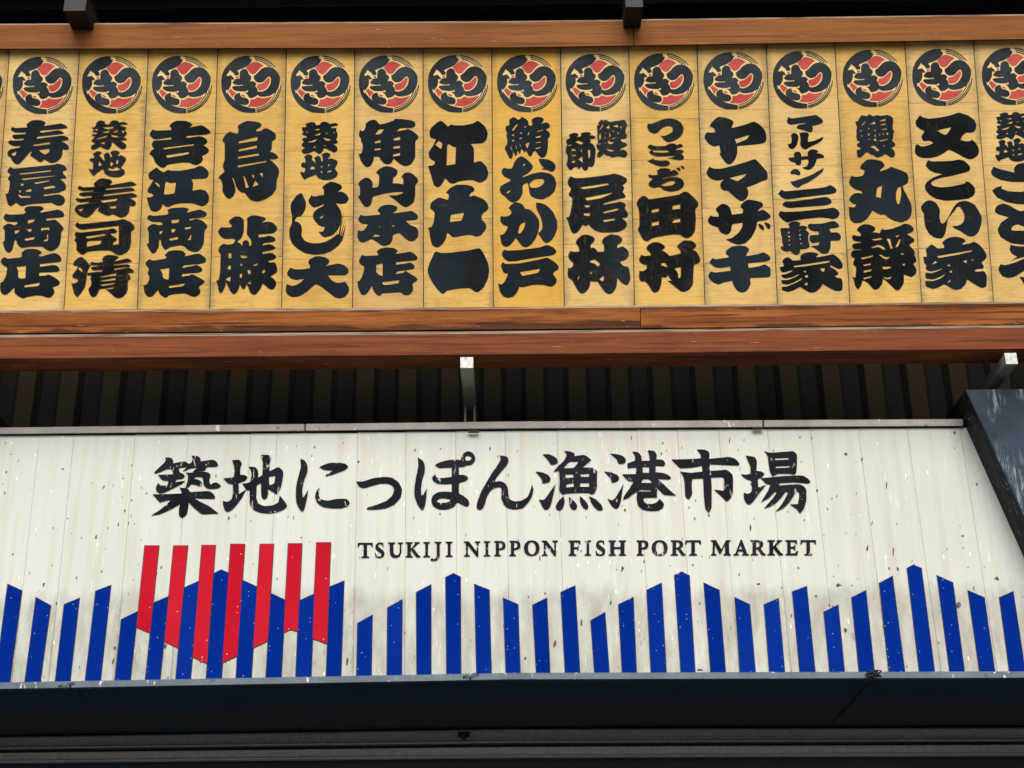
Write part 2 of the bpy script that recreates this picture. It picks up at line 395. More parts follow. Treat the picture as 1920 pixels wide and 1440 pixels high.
RED_M = mat_vinyl("crimson_film", (0.44, 0.007, 0.017), (0.56, 0.018, 0.036), (0.85, 0.75, 0.75), -0.06)
def mat_letter():
    t = NT("peeling_black_film", 0.55, 0.03)
    c = t.ramp(t.noise(t.vec((3, 1, 3), 12), 1.0, 3), [(0.3, (0.007, 0.009, 0.013)), (0.7, (0.017, 0.021, 0.029))])
    w = t.noise(t.vec((60, 1, 17), 0), 1.0, 3, 0.6, 0.6); p = t.noise(t.vec((11, 1, 11), 5), 1.0, 2)
    k = t.math('MULTIPLY', t.ramp(w, [(0.60, 0.0), (0.64, 1.0)]), t.ramp(p, [(0.54, 0.0), (0.60, 1.0)]))
    c = t.mix(t.math('MULTIPLY', k, 0.85), c, (0.62, 0.63, 0.62))
    return t.color(c)
LETTER = mat_letter()
MARK_M = mat_simple("dried_dirt", (0.035, 0.033, 0.028), (0.17, 0.16, 0.13), 0.8, sc=(45, 1, 45))
def mat_wing(name, white):
    t = NT(name, 0.5, 0.12, 0.0)
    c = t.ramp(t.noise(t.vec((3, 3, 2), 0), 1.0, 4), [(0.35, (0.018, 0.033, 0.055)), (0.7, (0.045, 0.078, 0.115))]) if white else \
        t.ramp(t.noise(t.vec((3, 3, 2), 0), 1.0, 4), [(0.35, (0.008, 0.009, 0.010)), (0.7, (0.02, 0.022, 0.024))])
    w = t.noise(t.vec((60, 60, 6), 0, (0, R(5), 0)), 1.0, 6, 0.66, 0.5); p = t.noise(t.vec((5, 5, 3), 4), 1.0, 3)
    k = t.math('MULTIPLY', t.ramp(w, [(0.505 if white else 0.60, 0.0), (0.59 if white else 0.66, 1.0)]), t.ramp(p, [(0.44, 0.0), (0.64, 1.0)]))
    c = t.mix(t.math('MULTIPLY', k, 0.8), c, (0.42, 0.50, 0.49))
    return t.color(c)
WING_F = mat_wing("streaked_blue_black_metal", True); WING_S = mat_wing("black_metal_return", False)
# ---- painted outlines: one line per painted piece, "-" marks a hole; unit 1.25 px of the board face, origin (x0,210)
BOARDS = [
 (0, 's', """16,27 18,22 22,24 41,23 39,19 45,14 50,12 62,12 69,16 66,21 92,17 99,20 102,24 97,25 61,28 60,30 62,31 89,27 96,31 95,33 56,37 55,40 95,35 103,38 103,42 95,43 92,44 99,47 104,52 103,56 100,57 94,56 94,63 91,70 85,75 77,77 71,74 66,71 64,74 60,76 55,72 45,65 48,59 45,60 35,72 30,77 26,79 19,75 16,68 11,65 11,60 15,56 30,53 30,51 19,51 13,47 12,45 15,42 20,43 35,42 35,40 22,41 18,37 19,34 38,33 39,31 22,31;-17,63 24,59 25,60 23,65 20,66;-50,49 75,45 75,48 51,51;-58,57 74,55 74,60 68,64 64,62
11,88 15,82 20,85 80,79 87,77 97,80 101,85 100,87 94,89 96,94 100,98 99,100 94,100 91,101 97,106 100,113 97,118 92,119 90,121 66,124 66,126 89,123 96,127 98,132 96,138 90,141 84,140 78,136 50,138 38,140 33,142 28,139 24,136 21,139 16,142 12,139 10,132 8,123 12,122 14,114 15,103 12,102 12,98 15,96 15,93 11,90;-29,92 77,87 76,89 30,94;-32,100 83,95 84,96 35,102;-31,107 36,108 35,110 32,111;-51,106 75,102 73,104 54,108;-28,117 32,118 30,121;-38,118 47,115 47,119 40,120;-65,113 80,110 84,113 78,114 67,116;-27,123 32,126 46,126 46,128 30,129
38,143 44,141 62,141 66,144 64,147 60,149 61,151 87,146 94,149 97,154 95,158 70,160 70,163 83,161 90,167 96,174 95,177 92,180 91,195 88,202 82,207 76,209 70,207 64,202 56,202 45,202 34,204 29,202 25,197 25,193 22,192 21,199 18,208 13,212 8,208 5,200 4,195 7,193 7,177 4,174 5,171 12,167 17,168 21,170 26,168 26,165 11,165 6,161 5,157 9,152 13,154 36,153 39,150 36,147;-42,162 52,161 51,165 42,167;-22,178 30,177 28,180 23,183;-40,176 47,175 47,179 44,180;-62,174 74,173 74,177 68,176 62,178;-37,190 52,187 51,191 38,193;-70,185 72,183 72,193 66,194 66,192 71,190
32,211 38,206 45,205 57,206 63,210 61,213 58,214 60,217 82,211 90,215 93,222 90,225 60,228 60,232 82,229 88,232 90,237 87,240 59,241 59,246 70,245 72,243 82,248 89,253 90,258 86,261 79,263 82,268 81,273 77,278 72,279 64,276 55,275 39,278 35,280 30,278 24,274 21,270 22,265 21,264 12,273 7,275 2,272 0,266 0,256 5,254 9,246 11,233 6,231 1,226 1,222 6,217 11,220 32,218 33,215;-25,232 39,231 38,249 30,250 27,247 28,240;-37,260 60,256 58,261 37,263"""),
 (130, 'b', """34,22 37,24 40,20 40,16 46,12 53,14 54,16 53,17 57,19 61,17 61,15 66,12 73,13 75,16 82,14 88,18 87,19 78,19 77,21 80,21 86,23 85,26 83,28 87,31 86,34 82,38 86,40 87,42 79,43 77,43 85,48 86,53 82,56 78,56 70,50 66,46 64,46 63,52 60,56 57,57 52,55 46,52 40,56 35,57 32,55 33,50 38,48 38,47 33,44 33,42 37,39 38,37 33,35 34,33 41,33 41,31 35,30 35,28 38,27 34,25;-38,26 42,25 43,27 40,28;-50,23 66,22 66,24 58,26 54,25;-50,30 60,28 59,31 51,31;-66,30 73,27 72,30 67,31;-41,40 57,35 55,38 42,41;-63,34 72,36 75,38 70,38 64,37;-47,46 53,45 53,48 50,48;-79,28 82,27 82,31 80,31
35,63 42,58 49,60 48,63 45,65 49,69 51,72 53,73 52,67 51,64 57,60 61,63 62,68 64,67 63,64 61,60 68,57 75,59 76,62 73,64 74,66 77,64 84,68 86,71 83,76 79,82 78,84 83,87 84,92 80,96 74,98 66,98 58,96 53,93 51,87 50,86 41,92 37,97 32,92 29,85 35,86 36,76 31,74 30,71 33,69 37,69 37,66;-45,74 49,80 47,80 44,81;-62,75 66,77 65,79 62,82;-70,74 73,71 73,77 71,78;-58,86 60,84 66,86 70,82 77,86 70,88 62,88
12,115 15,110 20,113 38,112 36,108 42,102 48,99 62,101 65,104 63,108 59,110 94,104 100,108 101,110 92,112 56,115 55,117 93,113 98,116 99,118 93,119 52,124 52,126 95,121 102,125 100,128 90,129 94,130 100,135 100,139 97,142 91,141 90,150 86,156 78,159 72,157 67,154 63,154 60,156 55,155 46,151 42,148 45,143 40,146 34,154 27,159 20,158 14,155 8,149 8,145 10,141 14,139 28,137 29,135 15,136 10,133 9,131 12,128 16,130 33,128 33,126 20,127 15,125 14,123 16,121 36,119 36,118 20,119;-47,133 72,130 71,133 50,136;-60,142 70,141 70,144 64,145 62,144;-14,146 21,145 18,149 15,148
8,170 12,165 16,168 75,162 81,160 92,165 98,171 98,176 93,179 93,195 91,205 86,211 78,215 72,215 66,211 61,208 45,208 27,210 21,215 16,213 11,208 10,205 11,201 10,195 7,193 10,188 8,185 8,182 11,179 16,181 58,176 66,174 72,178 71,182 61,183 68,187 72,191 70,194 66,196 66,199 74,198 74,171 20,177 14,176;-25,187 53,183 54,185 27,190;-26,197 28,194 48,193 47,198 27,202
5,228 8,223 14,218 19,217 25,222 30,229 32,229 31,227 34,224 38,226 50,225 49,221 52,216 58,214 70,215 75,218 73,220 70,222 68,224 88,219 94,223 94,225 88,226 67,229 67,230 88,228 92,231 90,233 84,233 68,235 68,237 90,233 97,238 97,241 88,242 92,247 92,251 88,253 88,265 86,272 80,278 73,280 67,277 61,271 54,266 66,265 67,263 45,266 44,270 40,277 35,278 31,275 28,265 33,260 33,254 31,250 33,246 27,245 27,241 49,239 49,237 36,238 32,235 33,232 50,231 36,230 32,230 30,234 27,240 26,250 24,262 18,272 12,278 7,273 5,264 3,257 8,257 13,254 13,251 5,249 4,245 10,237 13,234 12,231 7,231;-13,235 16,233 20,237 19,240;-47,247 70,242 70,245 48,248;-47,253 69,249 69,252 48,254;-47,259 68,256 67,258 49,261"""),
 (265, 'k', """12,33 17,26 21,28 45,27 45,24 42,21 45,17 52,13 66,13 74,16 77,19 73,23 69,24 88,20 91,20 98,24 104,29 104,32 97,34 68,36 68,39 88,36 96,39 100,44 97,48 93,50 100,54 102,59 98,63 91,66 93,71 90,76 83,80 78,79 72,76 60,76 39,79 36,83 32,84 27,82 20,75 19,70 16,66 12,63 14,59 19,55 15,49 18,43 45,41 45,38 24,41 19,41 14,37;-32,54 79,48 79,50 34,56;-37,65 72,60 71,63 39,69
10,94 14,89 23,83 27,87 34,91 40,86 44,88 60,88 80,84 88,80 95,83 101,89 101,96 97,100 75,101 78,106 77,118 89,116 97,118 102,127 101,135 96,140 91,142 83,139 76,137 60,137 48,139 42,143 36,142 32,138 30,145 25,149 20,150 14,148 11,140 8,128 15,128 18,125 17,123 10,121 9,117 12,112 18,102 12,101;-20,106 22,105 28,110 27,113;-36,106 38,104 43,107 52,106 50,122 38,124 34,123
39,147 45,144 64,143 71,145 70,148 68,151 88,146 97,150 99,154 95,158 73,160 72,163 83,160 92,163 99,170 99,174 95,177 94,197 90,205 84,210 77,210 70,207 64,201 58,200 42,203 38,207 34,206 30,199 29,192 27,192 26,203 22,210 18,213 14,210 10,203 8,197 11,197 11,180 9,176 10,172 16,168 21,168 25,170 32,169 31,165 16,165 9,161 9,157 12,154 18,156 39,154 41,151;-45,162 57,161 56,166 46,167;-65,173 75,172 74,175 66,176;-27,179 33,178 31,181 28,184;-45,176 51,175 50,180 46,181;-42,190 55,187 55,191 43,193;-73,185 75,184 74,192 69,192 73,188
35,215 40,209 50,207 62,208 67,213 65,216 62,217 86,212 93,216 98,221 96,226 88,228 63,230 62,234 80,230 84,229 91,234 92,238 87,241 61,243 61,247 73,245 76,243 86,248 95,253 95,256 89,260 86,263 89,268 88,273 82,277 77,277 72,275 66,272 50,273 41,275 38,279 34,278 28,274 25,267 22,270 18,276 12,278 7,275 4,268 3,260 8,259 12,252 12,246 9,242 12,235 7,230 6,226 12,220 17,223 37,220 38,217;-28,236 42,234 41,251 36,251 32,248 32,242;-41,261 65,257 64,261 42,264"""),
 (400, 's', """13,43 17,35 24,29 30,31 36,33 38,28 36,21 42,17 50,13 62,14 70,16 73,19 71,23 65,26 65,29 72,28 75,25 80,24 88,28 94,33 94,40 90,43 88,44 88,55 85,60 89,60 96,65 98,68 93,71 84,71 90,75 98,84 99,91 95,104 95,115 88,125 78,131 66,135 57,133 51,127 47,121 42,121 38,118 34,112 31,100 28,98 32,108 34,118 30,127 24,131 19,128 13,118 14,112 12,102 8,99 10,95 17,90 14,82 15,77 17,72 17,46;-38,44 66,37 66,43 38,47;-38,56 65,50 65,54 38,59;-37,67 68,62 69,65 37,70;-37,80 80,73 79,75 37,83;-45,96 47,97 53,113 49,114 47,104;-58,94 61,95 61,99 59,98;-69,92 74,91 74,98;-59,112 63,103 68,109 62,111
7,178 12,172 15,173 27,173 28,170 23,166 24,162 33,156 41,157 46,162 46,178 43,189 38,193 36,195 41,197 44,201 43,195 49,191 54,195 54,201 57,200 57,193 55,190 50,184 51,165 50,159 57,155 64,155 78,158 79,162 75,164 73,166 83,164 90,166 96,173 96,177 91,182 68,184 68,188 78,187 84,185 92,188 94,192 91,195 75,197 74,200 84,198 90,200 94,204 90,207 74,210 74,213 86,211 92,213 95,218 90,222 82,223 84,226 93,225 96,234 96,240 90,244 86,247 92,251 95,257 93,263 89,267 83,265 74,257 72,263 66,272 61,275 55,271 52,262 50,259 47,266 43,265 40,259 38,266 36,270 31,274 26,270 22,262 19,255 18,262 14,270 11,272 8,269 6,258 4,253 8,252 10,240 11,213 7,209 9,202 15,197 20,199 30,198 33,192 30,190 18,191 12,188 7,181;-23,212 27,212 27,219 23,219;-22,231 26,230 26,236 22,236;-20,249 26,247 25,254 19,252;-41,215 51,216 50,219 42,219;-41,227 44,229 41,231;-40,243 43,242 43,248 40,249;-51,237 55,237 56,242 53,243;-51,257 56,254 56,258;-60,229 67,227 66,230 61,231;-73,240 76,236 78,239 75,242"""),
 (530, 'k', """29,23 34,23 36,21 34,18 42,15 49,16 49,19 53,20 56,19 57,16 62,14 69,16 70,18 80,16 84,19 80,21 73,22 72,24 81,24 80,28 83,33 82,38 80,41 83,44 82,47 75,48 81,51 83,56 80,60 76,61 70,57 62,54 61,57 58,62 54,63 47,58 44,60 36,63 30,62 28,58 31,55 34,54 29,51 28,48 32,45 29,41 30,39 36,38 36,36 31,35 29,32 32,30 29,28;-33,30 38,29 38,31;-46,26 56,25 54,28;-46,35 57,31 56,35 50,35;-37,45 53,40 48,45 39,46;-63,32 68,31 67,33;-60,38 73,41 70,43 65,43;-46,52 49,51 49,53 47,54;-62,50 65,49 63,52;-76,31 78,29 78,32
32,67 38,63 44,65 45,68 43,71 46,73 49,77 49,72 47,69 53,65 57,68 58,74 60,74 60,67 58,64 65,60 71,62 72,66 69,68 68,71 73,69 82,73 83,77 78,85 83,91 82,96 77,100 70,102 60,102 53,99 50,94 42,97 36,99 34,102 30,99 27,93 27,89 32,91 34,87 34,84 29,83 27,79 30,75 34,76 34,70;-42,82 45,81 49,84 47,86 42,86;-57,81 60,81 60,83 57,83;-68,79 71,78 70,81 68,81;-57,88 60,90 60,92 57,91;-66,91 69,87 75,88 72,90
62,124 47,127 43,125 38,133 41,139 47,144 53,142 62,138 61,141 52,145 47,150 45,156 47,162 51,166 54,170 60,172 63,172 62,178 58,180 54,179 57,184 62,188 68,187 76,184 83,176 87,168 89,158 88,150 85,144 80,137 88,138 95,137 99,132 99,128 94,122 88,119 82,120 89,115 89,110 80,106 72,104 63,109 59,114 62,116;-56,158 60,155 62,156 60,158 57,160
28,121 32,128 35,135 35,140 34,146 31,152 27,157 23,156 19,160 18,164 24,165 28,170 29,176 28,186 34,194 43,197 55,197 66,194 76,188 83,182 91,187 90,192 84,200 74,208 62,213 48,214 34,212 22,205 14,197 10,187 10,176 14,166 14,156 12,148 12,138 17,130 22,124|84,182 92,149 86,184|87,184 94,160 88,186|89,185 95,168 91,188
38,226 40,221 48,217 54,216 65,218 70,222 70,226 67,229 64,231 84,227 93,230 99,236 99,241 94,245 86,245 68,245 73,252 80,256 88,256 94,254 100,264 99,271 94,277 86,280 78,278 68,270 58,262 50,258 46,261 36,270 26,276 16,278 8,275 4,268 6,258 14,261 22,259 30,253 32,250 20,252 12,250 6,243 8,238 12,233 18,236 30,236 41,234 41,230"""),
 (660, 'k', """20,18 26,13 33,11 38,14 41,19 50,17 62,13 64,10 78,11 92,13 96,18 94,22 90,24 72,24 67,29 80,27 84,25 92,29 100,36 99,41 95,43 95,68 90,77 84,81 78,81 72,78 66,73 62,70 60,76 54,79 48,77 43,72 41,67 33,67 32,74 28,81 22,83 18,80 13,73 10,63 15,62 16,55 16,47 13,44 14,40 10,36 12,26 15,29 18,28 21,22;-40,26 48,26 43,33 35,34;-34,44 43,42 43,46 34,47;-62,40 72,37 72,42 63,43;-62,52 72,50 72,54 62,55;-34,55 43,54 43,57 34,58;-61,64 72,61 72,65 62,67
9,108 12,103 20,98 26,99 31,105 31,114 40,112 41,95 36,91 40,86 49,81 58,82 66,85 69,89 67,95 62,98 61,107 70,107 77,109 77,100 74,97 78,92 84,90 90,92 98,99 100,104 95,109 95,125 93,135 86,141 80,143 74,140 66,133 55,125 68,125 76,122 77,120 65,120 50,122 31,127 30,135 27,141 22,143 17,140 12,132 9,127 12,125 12,112
38,148 42,142 50,139 60,139 68,142 68,147 63,150 61,152 84,149 90,148 97,153 100,158 96,162 80,163 88,170 97,173 100,180 99,187 94,193 87,194 80,190 71,181 61,184 61,192 57,198 50,201 44,200 38,195 29,190 22,194 16,196 10,193 8,186 9,178 16,179 22,172 24,168 16,168 10,164 9,160 13,154 18,156 42,154 42,151;-40,173 42,170 42,173;-61,168 64,172 61,172;-34,183 42,185 41,187 31,187
37,209 42,205 50,203 63,204 69,208 67,211 63,213 80,211 87,209 94,213 99,218 97,222 90,223 66,225 66,229 82,227 87,225 94,230 94,234 90,236 67,239 66,243 78,241 80,238 90,244 98,249 98,253 94,255 90,258 92,264 91,269 86,274 81,275 76,273 73,270 60,271 45,272 43,275 40,276 35,272 31,266 30,260 27,266 22,273 16,275 12,271 9,262 8,254 12,253 16,245 19,232 12,228 10,223 15,214 19,216 39,215 39,212;-36,229 46,227 46,246 42,245 38,242 36,240 37,234;-45,255 71,252 70,257 47,260"""),
 (795, 'k', """8,33 10,24 22,14 26,13 31,17 36,22 41,18 44,20 60,20 74,17 80,13 84,15 92,22 96,32 94,42 88,47 70,48 75,54 75,76 85,73 94,82 97,92 94,101 86,106 80,105 74,102 66,102 52,104 44,108 38,106 32,99 30,103 25,111 20,113 15,110 12,100 9,90 6,81 14,80 17,76 16,74 10,71 7,66 7,60 14,50 18,41 10,39;-17,49 22,43 28,47 26,55 23,54;-35,49 38,48 43,52 48,53 47,78 34,80
33,121 38,115 48,109 62,109 72,111 76,115 75,119 69,122 68,127 75,125 90,131 96,138 97,145 93,149 87,153 86,161 92,166 94,173 90,180 84,186 78,187 70,184 60,185 45,188 42,187 37,182 35,181 33,190 28,198 22,203 17,203 12,199 9,188 8,178 6,174 11,173 15,164 16,150 11,146 9,144 10,137 14,133 22,128 30,130 36,132 37,127 38,124;-40,154 60,151 57,163 39,165
5,237 9,225 16,210 20,209 25,212 40,211 65,208 78,205 84,204 90,213 96,226 98,238 96,250 90,263 82,270 76,270 72,266 68,264 50,265 34,268 31,272 27,273 20,266 12,255 7,245"""),
 (925, 'k', """23,12 30,7 35,10 37,12 41,10 42,7 50,11 53,15 53,20 56,21 59,19 58,15 57,12 62,8 70,7 76,10 75,14 71,18 80,15 85,19 85,23 81,25 78,26 85,31 85,37 82,39 82,52 80,64 76,68 72,69 68,65 63,58 60,59 58,65 55,67 52,64 50,59 49,58 47,61 44,57 42,55 41,61 39,63 37,58 36,60 35,65 33,66 31,62 30,59 29,68 26,71 22,66 20,60 17,56 18,51 21,48 21,40 19,35 21,31 18,27 19,21 22,21 25,18;-28,27 35,18 37,19 30,28;-46,22 51,20 47,24;-39,31 43,30 42,33;-28,34 31,33 31,36 28,36;-28,42 31,41 31,44 28,44;-39,39 43,38 43,40 39,41;-65,29 75,26 74,28 65,30;-63,37 72,35 71,38 64,39;-63,46 71,44 71,46 64,47;-63,54 71,52 71,54 63,56;-48,48 54,45 53,50 51,55;-25,51 27,52 29,60 28,58;-33,49 35,52 35,57;-39,47 41,49 41,53;-51,34 54,29 54,32 52,35
12,88 16,83 20,85 28,85 31,76 36,69 42,66 48,69 55,75 60,82 57,87 52,92 44,96 44,98 60,92 72,90 85,92 92,98 95,108 92,119 85,126 74,131 64,130 56,126 54,120 53,111 51,106 44,109 44,122 40,130 34,135 28,136 22,132 18,127 12,123 9,117 11,111 18,107 25,104 26,101 18,98 13,93;-44,79 47,77 48,79 45,81;-20,120 25,117 26,118 22,122 20,122;-54,107 62,101 73,100 77,103 75,108 68,113 60,114 55,113|68,70 82,71 90,75 94,81 92,88 87,90 82,87 72,86 76,84 72,80 69,75
23,144 28,138 34,135 42,137 47,143 47,145 54,146 62,152 69,163 69,172 67,181 64,189 57,199 50,203 44,202 38,195 34,189 28,197 22,202 16,202 12,197 10,184 15,184 20,177 22,172 14,169 10,163 11,156 16,157 23,156 27,153 27,148;-37,182 39,172 42,167 48,165 47,172 44,178 41,182|64,136 70,136 80,140 90,150 96,164 96,175 92,186 86,194 79,197 74,193 70,186 67,182 72,178 74,172 72,160 66,148 64,142
12,213 16,206 20,208 40,207 70,203 80,199 90,203 95,208 94,212 88,215 60,219 30,224 22,224 16,220|11,230 14,225 18,228 40,227 70,221 81,218 92,225 98,231 98,236 92,239 89,243 95,250 95,256 90,261 84,262 79,260 74,259 60,259 48,262 44,263 39,262 36,270 30,277 22,279 15,277 10,270 7,257 13,259 18,253 22,243 15,241;-40,240 70,235 68,241 43,246"""),
 (1055, 'b', """51,20 54,20 53,16 58,11 61,13 65,11 70,15 80,13 84,13 92,11 95,14 97,20 95,25 94,31 97,34 96,39 92,41 87,41 89,45 95,46 97,50 93,53 87,55 87,57 93,56 98,62 96,67 92,69 86,67 80,67 75,69 71,67 70,66 66,66 62,63 58,67 54,69 51,67 52,61 55,59 51,54 50,50 53,46 52,42 52,30;-55,27 60,19 61,20 57,26;-65,24 69,20 71,24 68,25;-75,21 82,19 83,23 78,22;-86,22 89,21 88,25;-55,34 57,32 57,40 55,42;-62,31 64,31 64,33;-62,38 64,38 64,40;-70,31 72,35 70,38;-74,28 77,28 77,30;-82,30 84,31 83,34;-69,43 73,46 77,45 74,48 70,48 68,46;-54,47 57,47 57,48 54,49;-62,46 65,46 65,47;-65,55 74,57 76,57 76,59 70,59;-72,40 80,38 76,41
5,42 9,40 11,38 9,34 16,31 23,32 24,35 21,37 27,37 28,34 27,32 33,30 40,30 43,33 40,35 46,35 50,38 47,40 41,41 43,44 41,46 46,48 50,56 49,66 48,78 45,82 42,83 39,82 38,86 34,89 30,86 28,82 26,85 24,86 21,82 16,84 13,88 10,87 6,81 5,77 7,74 7,64 4,61 5,52 7,50 5,46;-8,50 13,49 13,50 9,51;-19,45 23,43 31,46 28,49;-14,56 19,56 19,58 14,58;-14,65 19,64 19,66 14,66;-14,74 18,73 18,76 14,76;-27,58 29,56 28,60;-24,71 29,67 30,76 28,74;-38,57 41,57 41,68 39,69
7,104 9,100 12,96 17,99 30,99 55,96 70,94 77,92 88,95 96,99 97,104 94,107 90,110 93,114 91,118 90,120 95,126 94,129 88,130 76,133 62,137 61,139 78,136 87,134 94,137 95,141 93,144 97,150 99,154 96,159 89,159 96,165 97,170 93,176 84,180 72,181 58,181 48,178 42,173 39,169 36,171 32,171 30,169 27,175 22,181 17,183 13,180 10,172 8,164 5,158 10,157 12,148 14,138 14,128 9,126 9,122 13,115 8,110;-27,113 68,107 69,109 50,113 30,116;-34,129 60,124 74,121 72,123 58,129 36,133;-33,140 41,140 40,143 34,143;-32,152 41,152 40,156 32,155;-61,150 80,145 85,145 80,148 62,152;-61,162 78,160 78,162 62,165
8,214 12,208 17,210 25,209 24,203 19,196 22,190 30,184 38,184 46,187 49,191 46,196 42,199 42,204 47,203 51,207 53,210 62,209 62,200 58,194 62,188 72,183 84,185 90,190 88,196 82,199 82,204 90,201 98,207 100,214 96,221 86,225 91,231 99,232 101,242 102,252 98,259 94,260 88,256 82,249 81,262 76,271 70,274 64,271 57,262 52,254 47,255 42,254 40,264 34,271 29,273 24,270 18,260 14,252 8,249 7,243 8,234 13,234 16,229 16,227 9,220;-41,224 47,221 52,224 56,228 53,232 48,227 42,226;-41,239 44,242 42,243;-16,252 25,244 24,251;-55,251 61,246 62,250 60,254"""),
 (1185, 'b', """22,22 24,17 28,18 36,15 46,11 56,9 66,11 74,16 78,24 76,33 70,40 62,44 54,46 48,43 45,38 42,35 48,36 56,33 61,29 61,24 57,21 50,22 43,26 38,32 32,33 25,29
23,52 27,48 33,51 50,51 56,47 64,47 67,50 72,47 77,50 76,53 68,55 66,57 74,56 78,59 76,62 74,63 78,66 78,71 73,73 62,71 52,69 60,68 64,66 50,67 36,67 28,64 25,60 29,57 26,56;-31,58 54,58 55,60 45,61 32,60|23,74 28,71 34,69 32,71 40,73 47,73 51,72 57,75 57,79 52,82 42,82 33,79
24,95 26,93 30,95 38,94 38,90 37,88 43,84 52,84 58,86 57,89 64,86 70,91 70,94 64,96 48,99 45,101 55,98 66,97 75,100 79,107 77,113 70,118 58,120 48,118 43,113 38,113 33,115 26,112 24,107 28,103 31,100 26,99;-43,110 53,105 62,103 65,106 60,110 50,111|66,84 71,83 73,86 72,89 68,87|72,81 77,81 79,84 78,86 74,84
6,138 10,130 16,125 22,127 25,131 45,128 70,124 78,119 84,120 94,129 100,136 99,142 95,146 96,160 95,178 90,186 83,190 77,188 72,184 60,184 40,187 29,190 25,194 20,194 15,190 11,181 8,176 11,171 11,155 10,146;-30,147 40,145 40,149 30,151;-61,141 72,139 72,145 61,146;-30,166 40,164 40,169 30,171;-62,162 72,160 72,165 61,166
10,221 14,214 19,216 28,215 27,211 21,206 23,200 32,195 40,195 49,200 50,204 44,208 47,208 53,212 56,216 73,212 72,207 67,202 70,198 78,192 90,193 97,199 96,203 91,207 96,208 101,216 103,222 101,227 93,229 92,245 92,258 87,266 80,270 74,270 66,264 53,253 59,253 54,246 50,249 45,248 44,260 40,269 34,272 29,268 25,260 19,254 13,255 10,249 11,238 16,239 22,235 22,230 17,229 12,226;-44,227 50,226 53,233 48,231 44,230;-64,235 73,233 73,248 70,249 69,241;-22,254 27,249 28,253"""),
 (1315, 'k', """13,19 18,13 25,7 34,8 44,11 49,15 46,21 46,24 62,20 74,16 79,14 88,19 96,28 98,37 97,44 93,47 80,49 54,51 54,62 51,71 46,77 42,79 37,77 31,69 27,63 29,61 27,50 18,52 10,47 4,38 8,30 14,31 21,30 19,24 13,22;-50,41 70,35 72,35 68,41 53,47
7,91 12,82 18,85 30,85 50,80 70,74 78,71 82,71 92,82 99,90 100,98 98,102 90,104 80,109 68,113 71,119 70,126 66,132 60,134 54,131 46,124 40,118 33,118 29,114 28,108 31,104 35,101 24,103 16,101 10,97;-42,99 66,93 68,93 62,99 54,104
9,162 14,155 18,157 26,157 26,152 21,147 24,142 32,137 40,140 44,146 46,154 62,152 63,146 60,144 58,141 62,136 70,131 82,133 92,136 93,141 89,144 86,146 85,149 92,146 97,149 104,155 104,158 98,162 84,164 82,175 76,187 66,197 56,199 48,197 42,194 37,191 46,189 56,181 61,173 62,166 46,168 45,178 41,183 36,184 30,181 26,177 26,173 18,171 12,168|85,168 90,168 94,172 94,177 91,177 87,173|94,166 100,166 104,170 103,175 100,176 97,171
12,226 16,219 21,221 41,218 41,216 36,212 38,207 45,202 56,200 66,201 72,205 71,209 68,212 68,216 86,213 93,210 100,214 104,218 103,222 98,224 70,227 71,234 88,231 95,228 104,234 104,246 100,248 73,249 74,258 71,265 66,270 60,271 54,268 49,262 47,256 46,253 32,256 26,259 18,256 12,250 10,246 12,241 15,239 20,241 44,238 43,232 28,234 20,233"""),
